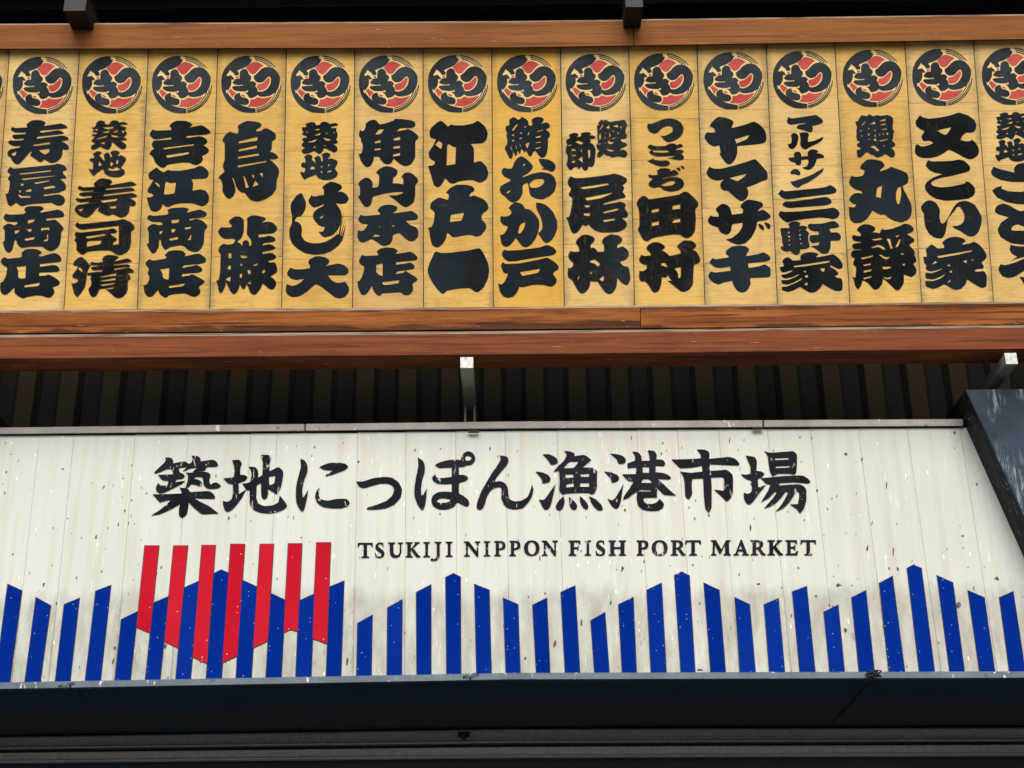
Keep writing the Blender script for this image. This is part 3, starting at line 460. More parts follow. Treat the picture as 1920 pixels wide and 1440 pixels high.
 (1450, 'k', """20,13 23,7 26,10 40,8 60,5 63,4 70,8 75,13 74,16 70,18 58,21 60,26 57,31 50,29 42,26 36,25 35,22 38,19 46,18 50,16 40,17 26,19 21,17
26,34 31,31 36,33 38,38 36,48 32,54 28,56 24,54 21,48 26,48 28,42|39,32 45,30 52,31 54,35 52,38 52,45 62,43 75,37 74,42 65,48 54,53 48,57 43,54 40,49 41,40
22,70 25,68 32,68 30,63 34,59 40,60 42,64 42,67 52,66 51,60 56,56 64,56 68,60 64,62 70,62 76,65 76,69 65,70 64,76 60,83 54,87 47,86 43,83 50,82 53,76 52,71 42,72 42,78 38,80 34,79 33,76 27,75
25,90 31,85 37,86 41,91 40,95 36,95 32,93 27,94|26,104 30,104 42,100 58,94 68,88 76,84 74,90 64,98 52,106 42,110 38,114 33,113 27,108
7,123 12,116 16,119 40,117 70,114 80,112 85,109 92,113 95,117 94,121 88,123 60,126 30,130 20,131 13,129|13,139 17,134 30,134 60,130 78,127 84,129 88,134 86,138 78,140 50,142 24,144 17,142|7,154 11,148 15,150 40,149 80,145 90,143 97,147 100,152 97,158 90,161 82,159 70,158 50,160 30,163 21,166 14,162
10,176 12,174 24,174 24,171 22,168 28,164 36,164 41,167 39,171 46,170 51,173 50,175 48,177 53,180 54,183 52,186 53,195 55,201 53,204 46,206 40,206 40,211 36,215 31,214 26,209 25,208 21,210 16,209 11,205 11,202 15,201 13,195 13,186 11,184 12,181;-22,180 24,179 24,182 22,182;-22,186 25,185 25,188 22,188;-22,192 25,191 25,194;-22,199 25,198 25,201;-39,177 42,176 39,179;-39,183 41,183 41,186 39,186;-39,190 42,189 41,192;-40,197 43,196 42,199|51,171 54,167 60,168 75,167 86,164 91,163 98,168 99,172 95,174 84,175 86,181 95,180 101,184 102,189 99,193 90,193 86,193 86,204 82,212 77,213 72,212 66,207 56,201 68,200 69,195 58,197 54,192 54,186 56,185 68,184 68,179 60,179 54,176
13,224 16,220 22,217 27,221 29,223 41,222 40,216 45,212 54,210 64,211 68,214 64,217 66,218 86,214 90,213 98,219 104,227 104,234 98,236 92,233 86,230 85,232 94,237 98,242 96,245 92,246 96,249 102,249 104,254 104,267 98,269 92,268 84,264 74,258 70,265 62,271 54,271 46,266 40,262 30,268 22,270 14,268 12,264 13,262 20,262 34,256 43,251 43,249 32,255 22,259 14,258 12,256 12,252 22,252 32,248 39,244 38,243 28,248 18,250 13,248 12,244 20,243 28,239 29,237 22,239 14,241 10,237 10,232 15,232 16,229;-30,231 84,223 85,224 82,226 50,231 31,233;-70,235 77,234 77,238 74,240;-44,239 49,238 49,241;-47,246 51,244 52,248 48,248;-46,259 51,255 51,260"""),
 (1590, 's', """11,14 15,14 16,10 21,4 25,6 29,6 32,3 38,7 43,4 48,6 59,4 66,7 68,10 67,26 70,29 68,33 68,40 66,43 71,47 71,51 65,54 68,56 71,62 70,67 66,69 62,67 56,63 50,67 43,69 39,65 36,65 30,61 28,60 24,64 19,69 14,68 13,62 13,57 18,56 19,54 14,52 13,48 18,45 14,43 12,38 13,32 12,27 14,23 12,20;-19,22 27,12 24,18;-32,19 40,14 41,18 36,18;-48,13 56,10 56,13 48,14;-49,19 56,17 56,19 49,20;-48,27 58,24 58,26 50,27;-18,28 20,27 20,29 18,29;-30,25 32,24 32,26 30,26;-30,33 32,32 32,35 30,35;-19,36 21,35 21,37;-30,41 33,40 33,42;-40,26 42,27 40,29;-40,33 42,36 40,37;-38,42 41,39 43,44;-46,33 48,33 48,36;-52,32 54,32 53,35;-58,31 60,31 60,34 58,34;-46,43 60,40 60,41 50,44;-33,52 40,50 42,53 47,57 44,59 40,55;-53,50 55,50 54,52
1,105 5,95 9,97 16,97 23,95 25,88 18,85 19,80 24,75 29,71 38,71 50,73 55,79 54,83 49,86 48,89 60,85 64,82 76,86 88,91 91,98 90,107 82,111 84,117 90,128 95,138 96,147 95,155 90,162 80,166 68,163 60,158 54,153 50,155 42,151 37,148 33,154 28,161 20,166 10,167 4,163 2,156 1,142 5,143 10,143 12,139 6,137 2,133 2,129 6,124 12,121 21,122 21,119 10,116 3,110;-44,113 51,111 49,129 42,127;-75,113 79,112 80,122 77,138 74,138 72,130 72,121
5,189 8,184 13,186 19,186 19,182 13,177 16,172 24,168 34,169 41,173 41,177 36,181 41,180 47,182 49,178 51,175 55,177 66,175 80,170 84,167 90,168 96,171 99,176 97,180 92,182 88,183 95,187 100,191 99,195 93,198 92,200 99,207 101,212 99,214 103,221 102,225 98,228 102,234 103,239 101,244 95,248 90,246 84,244 84,256 80,264 75,268 71,267 66,262 58,254 52,250 52,257 47,264 42,267 38,266 32,259 26,254 22,253 20,260 16,266 13,265 10,260 9,252 6,248 11,248 12,240 12,232 7,229 8,224 10,220 5,217 4,213 7,207 19,207 19,206 10,206 6,203 6,199 10,197 19,196 19,195 10,194;-35,191 50,189 51,191 40,193;-35,203 45,199 52,201 56,206 54,207 46,202 36,204;-58,190 63,190 65,200 67,204 64,205 61,196;-71,186 78,184 73,188;-71,203 77,191 79,191 75,202;-19,219 37,215 37,217 21,221;-23,229 34,227 34,229 24,231;-24,238 35,236 35,238 24,241;-23,249 35,246 35,248 24,251;-46,214 50,214 56,218 63,217 60,220 56,221 50,217;-52,232 64,232 64,234 56,236 52,235;-53,247 58,249 65,247 64,250 56,251;-79,212 83,212 83,214 80,214;-82,228 85,227 85,230 82,230"""),
 (1720, 'k', """-3,14 0,10 4,5 8,8 16,10 30,9 50,5 60,1 64,1 76,5 86,12 89,20 87,28 83,31 72,31 66,38 65,42 72,44 79,44 82,41 89,48 93,57 91,65 84,70 78,71 70,68 58,61 47,56 42,60 32,66 20,69 8,69 0,66 -4,60 -3,50 0,48 6,52 14,51 24,47 22,45 18,43 10,44 7,41 6,36 11,29 5,26 -2,21;-30,28 40,25 51,23 47,30 42,35 36,32
12,80 16,72 20,74 36,74 54,73 62,71 70,73 78,80 80,85 77,89 66,92 50,96 38,98 28,101 22,104 20,107 24,111 34,113 50,112 64,109 72,107 73,104 78,105 86,113 87,120 84,126 76,130 60,132 42,133 28,130 18,124 12,117 11,110 15,104 24,98 38,93 26,91 18,87
5,142 8,138 14,133 20,132 28,136 33,144 34,148 33,158 35,166 38,168 42,165 48,155 54,143 60,136 68,133 76,134 86,139 92,148 97,158 96,168 92,180 86,186 78,187 72,184 64,178 56,175 52,171 60,171 68,167 70,162 71,156 68,148 64,142 60,142 56,148 46,160 44,170 42,182 38,189 33,190 25,188 17,182 12,172 10,162 10,152 7,149
12,206 17,202 21,198 26,201 30,205 40,204 40,200 37,196 42,191 48,188 60,187 70,190 73,194 68,197 67,199 80,197 85,194 94,200 101,208 104,215 103,220 96,226 100,231 99,235 90,235 85,238 90,240 100,238 104,245 104,262 98,264 92,262 84,257 75,251 72,259 66,265 58,267 52,265 46,261 40,258 32,263 24,265 16,263 12,260 12,253 22,254 34,250 41,245 41,243 34,247 24,251 14,250 12,247 12,241 22,242 32,238 38,235 38,234 30,237 20,239 14,237 12,234 14,230 10,226 9,217 14,217 14,212;-29,216 82,207 82,209 60,214 32,219;-21,229 27,223 30,226;-44,230 48,228 50,232;-47,240 52,237 52,241;-45,255 50,251 50,253 47,256;-68,223 75,222 73,227;-78,222 84,221 84,223"""),
 (1850, 'k', """@0
@1
6,90 10,82 21,86 42,91 40,85 46,78 56,76 68,78 76,86 90,86 98,92 96,100 80,105 56,105 37,105 21,102 9,96|8,118 14,113 23,111 22,115 32,119 54,120 60,116 78,120 88,128 84,136 70,139 45,138 30,135 15,128
12,146 16,140 25,137 36,141 42,145 50,149 56,148 70,142 80,146 84,156 78,166 66,172 56,172 46,168 38,172 37,177 40,178 56,178 80,176 92,182 92,190 80,197 56,199 37,197 21,188 16,177 21,166 33,158 19,154 13,151
34,206 36,199 42,201 56,202 80,198 90,206 80,214 60,216 36,223 46,217 38,213|17,236 21,228 27,230 42,226 56,220 76,214 90,220 86,230 70,236 56,238 42,247 33,249 23,246|49,247 56,248 76,244 90,254 84,268 70,272 60,266 54,254"""),
]
# painted round crest, unit 0.9028 px, drawn on a 126 x 118 disc
CREST_BLACK = """60,8 50,8 40,10 28,15 17,24 8,35 3,46 1,58 1,70 3,82 8,94 15,105 24,114 34,120 46,125 58,126 72,126 72,117 62,116 50,113 38,108 30,102 22,95 16,88 14,84 12,87 10,78 13,80 16,78 20,72 22,66 22,57 27,58 28,56 24,51 20,48 16,50 12,50 13,46 16,43 19,37 21,40 26,43 30,49 37,48 38,44 34,39 37,37 43,35 50,32 58,27 63,21 65,16 60,14 63,13 58,11 61,10|39,44 40,40 45,36 50,35 55,38 57,42 58,47 62,49 64,54 62,58 60,62 65,60 70,62 74,66 71,71 75,75 77,82 84,83 92,80 98,75 102,69 104,62 104,55 101,51 97,52 93,57 88,62 80,64 74,62 69,57 68,50 71,48 76,44 82,37 90,32 100,31 110,34 118,42 123,52 123,62 120,74 113,84 102,91 90,93 82,93 76,89 70,94 62,96 58,94 55,88 50,84 56,84 57,80 54,80 52,82 42,82 32,81 26,78 23,74 26,71 30,71 46,70 46,68 36,69 27,67 24,64 27,60 30,57 30,56 39,55|28,90 33,86 40,85 40,88 42,93 50,95 56,97 59,102 58,107 54,110 48,110 38,108 31,103 27,97"""
CREST_RED = """52,33 58,28 66,21 74,21 82,24 88,28 82,32 76,39 71,45 64,46 60,43 57,38|99,54 102,56 101,63 96,73 88,79 79,80 75,72 76,68 86,66 92,61|16,81 20,77 25,81 31,85 26,90 24,94|62,99 70,99 76,94 86,97 98,95 107,92 100,101 90,109 76,114 56,113 61,107|32,51 36,51 36,54 32,54|42,89 46,89 51,92 47,93"""
# cut letters of the big sign, unit 1.25 px, origin (x0,840)
SIGN = [
 (285, """4,37 9,32 20,22 22,17 20,15 29,15 32,19 31,24 46,21 50,21 56,25 60,22 62,17 60,12 70,13 73,17 72,21 92,18 97,21 99,26 96,28 82,28 81,31 78,34 62,36 69,29 58,30 47,35 54,28 45,29 40,30 41,37 48,40 49,43 46,46 36,47 34,52 42,51 49,50 44,54 30,61 20,66 13,68 8,66 6,61 8,56 10,53 12,57 24,57 25,49 15,48 10,41 33,40 31,35 30,31 22,31 14,35 6,38|52,37 56,38 80,36 86,38 88,42 85,48 87,54 89,56 92,53 98,52 103,57 100,60 92,61 84,61 78,56 77,46 75,43 64,43 63,47 70,48 75,52 75,56 71,57 67,55 61,54 58,54 55,59 51,60 54,50 55,42|2,70 20,70 45,69 45,65 42,60 52,61 56,64 57,67 86,65 92,69 95,74 93,76 62,75 70,80 86,88 99,98 75,99 64,90 55,81 54,90 52,100 46,105 41,102 41,92 43,83 30,91 12,99 0,101 12,94 24,84 30,77 12,81 9,78
121,19 131,18 135,23 132,30 132,41 139,41 143,44 140,49 130,52 130,70 141,63 134,76 122,91 114,96 110,94 107,86 107,80 113,82 120,78 122,68 122,54 114,53 108,46 123,45 124,40 124,28|146,29 155,29 159,34 159,45 166,42 167,22 164,11 176,11 178,16 176,24 176,36 190,29 197,35 196,45 193,60 187,69 174,61 173,74 169,77 165,75 164,64 164,52 157,55 156,75 159,84 168,88 180,87 190,83 192,72 200,82 203,87 198,92 190,95 178,98 164,97 153,93 147,84 147,63 142,63 139,58 136,54 140,54 148,52 150,40 149,34;-175,43 186,41 184,54 176,57"""),
 (525, """31,17 37,19 41,26 41,36 36,48 33,62 34,75 37,73 42,64 41,72 38,85 36,93 33,95 29,91 25,82 24,70 25,55 29,40 32,28|60,29 66,26 75,23 90,23 98,24 102,28 99,32 88,36 78,40 69,42 76,37 82,33 72,33 65,32|59,60 58,67 58,73 62,78 72,80 85,77 100,77 105,82 102,87 92,90 78,90 64,88 56,82 53,75 54,67
115,51 125,51 140,46 156,44 168,45 178,52 183,62 181,74 172,84 160,90 146,92 131,92 131,90 145,86 160,80 169,72 172,62 169,56 162,53 150,53 136,57 126,60 119,58"""),
 (765, """15,15 22,19 25,26 25,36 21,48 19,62 20,72 23,71 28,62 27,75 25,88 22,93 19,91 14,84 10,72 10,60 13,42 16,28|41,26 48,22 60,19 72,18 80,19 80,14 84,8 90,5 97,8 101,14 100,20 95,25 86,26 84,28 76,28 76,41 84,41 89,43 90,46 87,49 76,52 76,69 84,73 91,79 92,85 88,88 78,83 74,81 69,88 58,92 47,92 38,87 35,80 37,72 45,67 55,66 66,67 66,53 56,54 44,53 38,49 36,45 41,40 42,45 52,46 66,44 66,29 56,29 47,30;-90,11 95,13 96,17 92,20 87,20 85,16 86,12;-41,80 48,75 56,75 65,77 63,81 56,83 47,83
138,12 148,13 151,18 149,24 140,35 131,46 130,52 138,50 145,53 150,60 150,68 152,78 160,81 170,80 180,74 184,64 186,56 188,62 186,72 180,82 172,90 160,92 150,90 143,84 140,74 141,61 138,58 131,59 124,63 118,73 115,84 112,91 107,93 103,90 104,82 110,66 118,52 127,37 136,24 140,17"""),
 (1005, """11,10 20,10 30,15 33,21 30,24 22,25 20,20|0,36 9,37 18,41 22,46 20,51 10,53 9,46|29,55 27,64 23,82 20,90 15,93 11,90 5,78 12,79 18,71|43,5 52,6 58,9 57,13 72,11 79,15 82,18 78,22 68,30 84,30 92,35 91,41 91,60 88,67 84,70 80,67 60,67 44,68 42,70 38,68 35,64 36,50 35,34 27,35 35,26 38,24 42,20 46,13 46,9;-40,31 50,20 65,20 57,31;-44,39 56,39 57,45 44,46;-66,39 80,38 80,44 67,44;-45,54 57,52 57,59 45,60;-66,52 80,52 80,59 66,59|41,73 43,80 40,91 35,94 30,91 30,86 35,79|50,74 57,80 62,87 60,92 56,93 51,88 50,80|66,73 73,79 78,86 78,91 74,92 69,87 66,80|80,73 90,78 98,86 100,92 96,94 90,91 83,82
112,9 122,10 131,13 135,18 133,23 124,24 121,16|103,36 112,37 122,41 125,46 122,50 114,52 112,45|131,55 129,66 126,84 122,91 117,90 112,84 108,77 114,80 119,76|145,6 153,7 158,13 158,20 171,20 170,10 168,4 177,5 181,10 180,18 190,18 194,24 192,27 179,26 179,37 190,38 198,41 202,45 200,47 184,46 180,45 190,54 198,62 206,69 209,71 192,70 182,60 181,66 181,74 162,74 160,78 164,84 174,85 182,82 185,77 192,84 190,90 182,94 170,94 160,92 153,86 151,76 152,66 173,66 173,63 156,62 144,70 138,75 131,77 132,73 140,62 147,50 138,49 130,40 150,40 151,29 144,29 138,30 137,24 145,21 149,20 149,12;-159,28 170,28 170,38 160,38;-160,46 170,46 175,53 157,53"""),
 (1245, """12,18 48,17 56,16 55,9 50,3 60,3 67,6 68,11 67,17 98,14 107,17 113,24 112,26 68,24 69,35 88,34 93,33 100,38 103,42 103,68 100,75 94,80 88,74 76,63 90,65 91,48 89,43 70,44 71,60 71,90 67,97 62,91 60,70 59,45 42,46 41,55 42,70 37,77 32,73 31,50 29,42 25,36 40,38 58,36 57,26 42,29 24,30"""),
 (1390, """7,12 20,14 23,20 22,35 30,36 34,39 31,44 24,46 25,60 36,56 28,66 16,82 11,85 7,82 4,75 4,68 10,70 16,66 16,58 15,48 9,47 4,44 0,40 8,41 14,39 14,28|36,6 43,8 72,6 77,5 83,10 83,22 82,37 79,40 74,38 55,38 47,42 43,36 41,22 40,12;-50,15 71,14 72,18 50,19;-51,27 73,26 73,30 51,31|30,46 60,43 80,42 92,42 99,46 103,51 101,53 92,52 80,51 57,52 56,57 70,56 85,55 92,57 97,62 97,80 93,92 88,98 84,92 74,85 85,85 87,75 87,66 82,64 79,70 72,81 63,90 52,95 60,86 66,76 71,66 66,65 60,74 52,82 44,87 35,90 42,82 49,74 54,66 50,65 42,74 30,81 35,73 41,63 44,54 38,54"""),
]
# serif capitals on a 100 x 100 cell
CAPS = {
 'T': "2,0 98,0 100,24 94,22 88,9 60,8 60,92 74,96 74,100 26,100 26,96 40,92 40,8 12,9 6,22 0,24",
 'I': "0,0 100,0 100,4 70,8 70,92 100,96 100,100 0,100 0,96 30,92 30,8 0,4",
 'J': "38,0 100,0 100,4 84,8 84,90 78,108 60,122 30,128 6,126 0,118 14,112 34,118 50,112 58,98 60,8 38,4",
 'S': "84,0 88,24 82,24 74,10 56,5 38,8 30,18 34,28 54,38 84,52 98,66 96,84 80,96 54,102 26,100 6,98 0,70 6,70 18,88 42,96 62,93 70,82 66,72 46,62 18,50 4,36 6,18 22,4 48,-2 70,2",
 'U': "0,0 46,0 46,4 34,8 34,62 40,80 54,89 70,84 80,68 80,8 66,4 66,0 100,0 100,4 88,8 88,68 78,92 56,102 34,100 18,88 12,66 12,8 0,4",
 'K': "0,0 46,0 46,4 34,8 34,46 68,8 62,4 62,0 94,0 94,4 82,8 52,40 86,86 100,95 100,100 74,100 40,54 34,58 34,92 46,96 46,100 0,100 0,96 12,92 12,8 0,4",
 'N': "0,0 28,0 80,70 80,8 68,4 68,0 100,0 100,4 88,8 88,102 80,102 22,22 22,92 34,96 34,100 0,100 0,96 12,92 12,10 0,4",
 'P': "0,0 60,0 86,6 98,22 96,42 80,54 56,58 40,56 40,92 56,96 56,100 0,100 0,96 14,92 14,8 0,4;-40,7 40,50 54,50 68,44 74,30 68,14 54,7",
 'O': "50,-2 76,4 94,22 100,50 94,78 76,96 50,102 24,96 6,78 0,50 6,22 24,4;-48,5 34,12 26,28 24,50 28,74 38,90 52,96 66,90 76,72 78,50 74,26 64,10",
 'F': "0,0 94,0 96,24 90,24 82,10 42,8 42,46 70,45 76,36 80,36 80,64 76,64 70,54 42,54 42,92 60,96 60,100 0,100 0,96 14,92 14,8 0,4",
 'H': "0,0 40,0 40,4 30,8 30,46 70,46 70,8 60,4 60,0 100,0 100,4 90,8 90,92 100,96 100,100 60,100 60,96 70,92 70,54 30,54 30,92 40,96 40,100 0,100 0,96 10,92 10,8 0,4",
 'R': "0,0 50,0 74,6 84,22 80,40 62,52 86,86 100,95 100,100 76,100 46,57 34,57 34,92 46,96 46,100 0,100 0,96 12,92 12,8 0,4;-34,7 34,50 46,50 58,43 62,28 58,13 47,7",
 'M': "0,0 24,0 52,64 78,0 100,0 100,4 90,8 92,92 100,96 100,100 66,100 66,96 74,92 72,26 48,90 44,90 18,26 16,92 26,96 26,100 0,100 0,96 8,92 10,8 0,4",
 'A': "46,-2 54,-2 90,92 100,96 100,100 58,100 58,96 68,92 62,72 30,72 22,92 34,96 34,100 0,100 0,96 12,92 42,12;-46,28 33,64 59,64",
 'E': "0,0 88,0 90,24 84,24 76,10 38,8 38,45 66,44 70,34 76,34 76,66 70,66 66,54 38,54 38,91 74,91 90,74 98,74 92,100 0,100 0,96 14,92 14,8 0,4",
}
WORDS = "T671-699 S703.5-721 U728-755.5 K761-788 I794-806 J807.5-827.5 I836-848.5 N870.5-900 I907-919 P927-948 P955.5-976 O982.5-1011.5 N1016.5-1045.5 F1066.5-1089 I1096.5-1108 S1117-1135 H1141.5-1173.5 P1194-1216 O1222-1251.5 R1258-1285 T1285-1314 M1333.5-1369.5 A1375.5-1403.5 R1408-1435 K1439.5-1467.5 E1473-1496.5 T1501-1529.5"
BLUE = """-37,1134 -10,1122 -38,1280 -65,1280
15,1096 41,1108 18,1279 -9,1279
68,1121 95,1136 75,1278 47,1278
121,1134 149,1122 131,1277 104,1277
180,1109 208,1098 188,1276 160,1276
228,1162 258.5,1147 244,1275 216,1275
288,1131 316,1119 300,1273 273,1273
345,1103 373,1090 357,1272 330,1272
401,1076 415,1069 429,1075 415,1271 387,1271
454,1088 482,1101 471,1270 443,1270
508,1113 535,1126 527,1269 499,1269
561,1127 590,1114 583,1268 555,1268
618,1101 645,1090 639,1267 612,1267
671,1169 698,1154 696,1265 669,1265
727,1140 754,1125 753,1264 726,1264
781,1111 808,1097 808,1263 782,1263
836,1083 850,1076 863,1082 864,1263 838,1263
890,1096 917,1107 921,1262 894,1262
944,1122 971,1134 975,1260 949,1260
999,1135 1025,1122 1031,1260 1006,1260
1052,1111 1078,1099 1087,1259 1060,1259
1108,1164 1134,1149 1142,1259 1115,1259
1160,1134 1187,1121 1193,1259 1167,1259
1213,1107 1240,1094 1249,1259 1221,1259
1265,1079 1271,1077 1272,1082 1274,1075 1278,1073 1292,1080 1303,1259 1277,1259
1320,1094 1348,1107 1360,1259 1333,1259
1378,1121 1405,1134 1416,1258 1388,1258
1433,1134 1459,1123 1471,1258 1443,1258
1486,1110 1512,1100 1528,1258 1500,1258
1545,1148 1571,1135 1583,1258 1556,1258
1597,1121 1623,1108 1639,1258 1611,1258
1649,1094 1673,1081 1696,1258 1667,1258
1701,1066 1712,1060 1727,1066 1752,1258 1724,1258
1757,1080 1786,1093 1808,1258 1781,1258
1815,1108 1845,1121 1865,1258 1837,1258
1874,1121 1899,1110 1922,1258 1893,1258
1932,1134 1958,1148 1978,1257 1950,1257"""
RED = """272,1024 298,1024 281.5,1187 256.5,1176
326,1024 352,1024 334,1215 309,1203
379,1023 404,1023 388,1244 362,1232
433,1021 459,1021 445,1230 417,1243
488,1021 513,1021 502,1202 475,1215
541,1020 566,1020 559,1184 545,1180 532,1186
594,1018 620,1018 613,1207 586,1197"""
# ================================================================ the place
Y_SIGN, Y_WALL, Y_SHUT = 8.75, 10.2, 10.45
BF = Face(at(960, 575, 8.42), R(11.0))          # face of the row of boards, leaning out at the top
SF = Face(at(960, 805, Y_SIGN), 0.0)            # face of the white sign, upright

# ---- setting
mesh_obj("road", [(-40,-40,0),(40,-40,0),(40,6.0,0),(-40,6.0,0)], [(0,1,2,3)], ASPHALT)['kind'] = 'structure'
pv = box("pavement", (-40, 6.0, -0.3), (40, 12.0, 0.12), FLAG); pv['kind'] = 'structure'
gs = mesh_obj("ground", [(-300,-300,-0.35),(300,-300,-0.35),(300,300,-0.35),(-300,300,-0.35)], [(0,1,2,3)], ASPHALT); gs['kind'] = 'structure'

# ---- corrugated wall behind the signs
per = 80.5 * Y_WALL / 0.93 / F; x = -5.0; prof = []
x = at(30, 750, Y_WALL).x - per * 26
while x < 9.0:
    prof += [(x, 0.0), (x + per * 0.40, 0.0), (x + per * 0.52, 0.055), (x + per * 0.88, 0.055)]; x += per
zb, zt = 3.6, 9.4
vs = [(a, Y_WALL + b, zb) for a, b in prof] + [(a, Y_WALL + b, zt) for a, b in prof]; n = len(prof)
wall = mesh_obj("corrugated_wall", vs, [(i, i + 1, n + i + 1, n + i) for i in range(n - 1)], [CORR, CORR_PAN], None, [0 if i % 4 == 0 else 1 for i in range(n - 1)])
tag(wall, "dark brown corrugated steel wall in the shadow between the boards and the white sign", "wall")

# ---- eave over the boards
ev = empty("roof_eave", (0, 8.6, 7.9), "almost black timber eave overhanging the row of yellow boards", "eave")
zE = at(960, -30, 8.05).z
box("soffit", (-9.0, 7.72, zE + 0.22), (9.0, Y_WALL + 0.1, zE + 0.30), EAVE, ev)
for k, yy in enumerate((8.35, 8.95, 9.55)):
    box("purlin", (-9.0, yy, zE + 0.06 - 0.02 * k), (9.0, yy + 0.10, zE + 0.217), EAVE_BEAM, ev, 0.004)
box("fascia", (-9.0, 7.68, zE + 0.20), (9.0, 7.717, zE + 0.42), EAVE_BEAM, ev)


# ---- timber frame round the boards
fr = empty("board_frame", (0, 8.4, 5.7), "red brown timber frame of long beams above and below the yellow boards", "frame")
def beam(name, x0, x1, rows, mats, strip, parent):
    """rows: profile corners, each (Y, [(px,py) knots]) ; straight between the knots"""
    def yy(kn, px):
        for (a, b), (c, d) in zip(kn, kn[1:]):
            if px <= c or (c, d) == kn[-1]: return b + (d - b) * (px - a) / (c - a)
    xs = [x0] + [k for k in (960,) if x0 < k < x1] + [x1]
    secs = [[at(px, yy(kn, px), Y) for Y, kn in rows] for px in xs]
    return loft(name, secs, mats, parent, strip)
def kn(l, m, r): return [(0, l), (960, m), (1920, r)]
yT = BF.hit(960, 60).y; yTb = BF.hit(960, 92).y
top_rows = [(yTb - 0.050, kn(91, 88.5, 73)), (yT - 0.052, kn(47, 42, 29)), (yT - 0.046, kn(44.5, 39.5, 26.5)), (yT + 0.09, kn(52, 47, 34)), (yTb + 0.09, kn(98, 95.5, 80))]
beam("beam_board", -1500, 1187.5, top_rows, [BEAM_TOP, EDGE], [0, 1, 0, 0, 0], fr)
beam("beam_board", 1189, 3400, top_rows, [BEAM_TOP, EDGE], [0, 1, 0, 0, 0], fr)
mid_rows = [(8.43, kn(580.5, 574.5, 564.5)), (8.385, kn(586.5, 579, 568.5)), (8.395, kn(625, 617, 609)), (8.44, kn(629, 621, 612)), (8.50, kn(612, 604, 596))]
beam("moulding", -1500, 1200.3, mid_rows, [BEAM_MID, EDGE], [1, 0, 0, 0, 0], fr)
beam("moulding", 1201.8, 3400, mid_rows, [BEAM_MID, EDGE], [1, 0, 0, 0, 0], fr)
low_rows = [(8.44, kn(625.5, 618.5, 609)), (8.335, kn(633, 625.5, 614)), (8.35, kn(672.5, 664, 653.5)), (8.56, kn(697, 689.5, 680)), (8.60, kn(660, 652, 643))]
beam("lower_beam", -1500, 3400, low_rows, [BEAM_LOW, EDGE], [1, 0, 0, 0, 0], fr)

for xs_ in ((-1500, -157), (2010, 3400)):      # unseen panels added past the painted boards to block side light
    slab("end_light_blocker", BF, [(xs_[0], 84 - xs_[0] * .0068), (xs_[1], 84 - xs_[1] * .0068), (xs_[1], 588 - xs_[1] * .0068), (xs_[0], 588 - xs_[0] * .0068)], 0.03, EAVE_BEAM, fr, off=-0.05)
# ---- the row of boards
TOPX = [-111, 18, 149, 278, 408, 537, 665, 793, 922, 1051, 1179, 1307, 1437, 1566, 1697, 1826, 1957]
BOTX = [-153, -17, 120, 257, 393, 528, 661, 794, 925, 1058, 1190, 1322, 1458, 1594, 1729, 1864, 2001]
def seam(i, py): return TOPX[i] + (BOTX[i] - TOPX[i]) * (py - 95) / 480.0
def top_y(px): return 84 + (px * -13.0 / 1920)
def bot_y(px): return 586 + (px * -13.0 / 1920)
TONE = [3, 1, 0, 0, 0, 0, 3, 0, 2, 1, 0, 1, 1, 0, 1, 1]
JOINTS = {1: [189, 265, 330, 445, 508], 2: [176, 285, 415, 494], 3: [232, 323, 410, 535], 4: [250, 340, 481, 530], 5: [283, 345, 406, 486],
          6: [281, 345, 420, 504], 7: [244, 324, 410, 474], 8: [], 9: [261, 377, 458, 480], 10: [222, 300, 410, 500], 11: [205, 240, 390, 493],
          12: [248, 310, 374, 476], 13: [190, 333, 410, 467], 14: [193, 269, 405, 466], 15: [208, 310, 437, 500], 0: [200, 330, 440]}
LABELS = ["signboard cut off by the left edge of the photo, only a sliver showing",
 "pale yellow signboard with four bluish black brush characters, leftmost of those shown whole",
 "yellow signboard with two small streaky characters above three large ones, near the left edge",
 "yellow signboard with four solid black characters, its top one a cross over stacked bars",
 "yellow signboard with just two tall brush characters and bare wood between them",
 "yellow signboard whose long hooked brush stroke trails thin bristle lines at its right end",
 "tan signboard with four blocky characters, its left edge stained grey",
 "yellow signboard ending in one huge solid black block stroke",
 "smooth deep golden signboard with rounded black characters, the most orange one of the row",
 "pale signboard with two small characters stepped side by side above two big ones",
 "yellow signboard with three small curved strokes above a big boxed character and a wide one",
 "pale signboard with four thick angular characters, two tiny dots beside the third one",
 "pale signboard with four small slim characters over three stacked bars",
 "yellow signboard with one small dense character over two broad ones, third from the right edge",
 "pale signboard with wide flowing strokes, rightmost of those shown whole",
 "pale signboard cut off by the right edge of the photo, half its characters hidden"]
CR_X = [-50, 80, 210, 341, 471, 601, 729, 858.5, 988, 1116.5, 1245, 1375, 1505, 1636, 1766.5, 1897]
CR_Y = [161, 160, 159, 158.5, 158, 158, 157.5, 157, 156.5, 155, 153.5, 151.5, 149.5, 147, 145, 143]
RINGS = []
for r_, a0, a1 in ((60.6, -86, -36), (56.6, -84, -40), (52.8, -82, -45), (60.6, 2, 80), (57.0, 10, 80), (53.2, 16, 80)):
    pts = []
    for s in (1.05, -1.05):
        rr = [a0 + (a1 - a0) * k / 14 for k in range(15)]
        if s < 0: rr = rr[::-1]
        pts += ["%.2f,%.2f" % (64 + (r_ + s * 0.9) * math.cos(R(a)), 67 + (r_ + s) * 0.965 * math.sin(R(a))) for a in rr]
    RINGS.append(" ".join(pts))
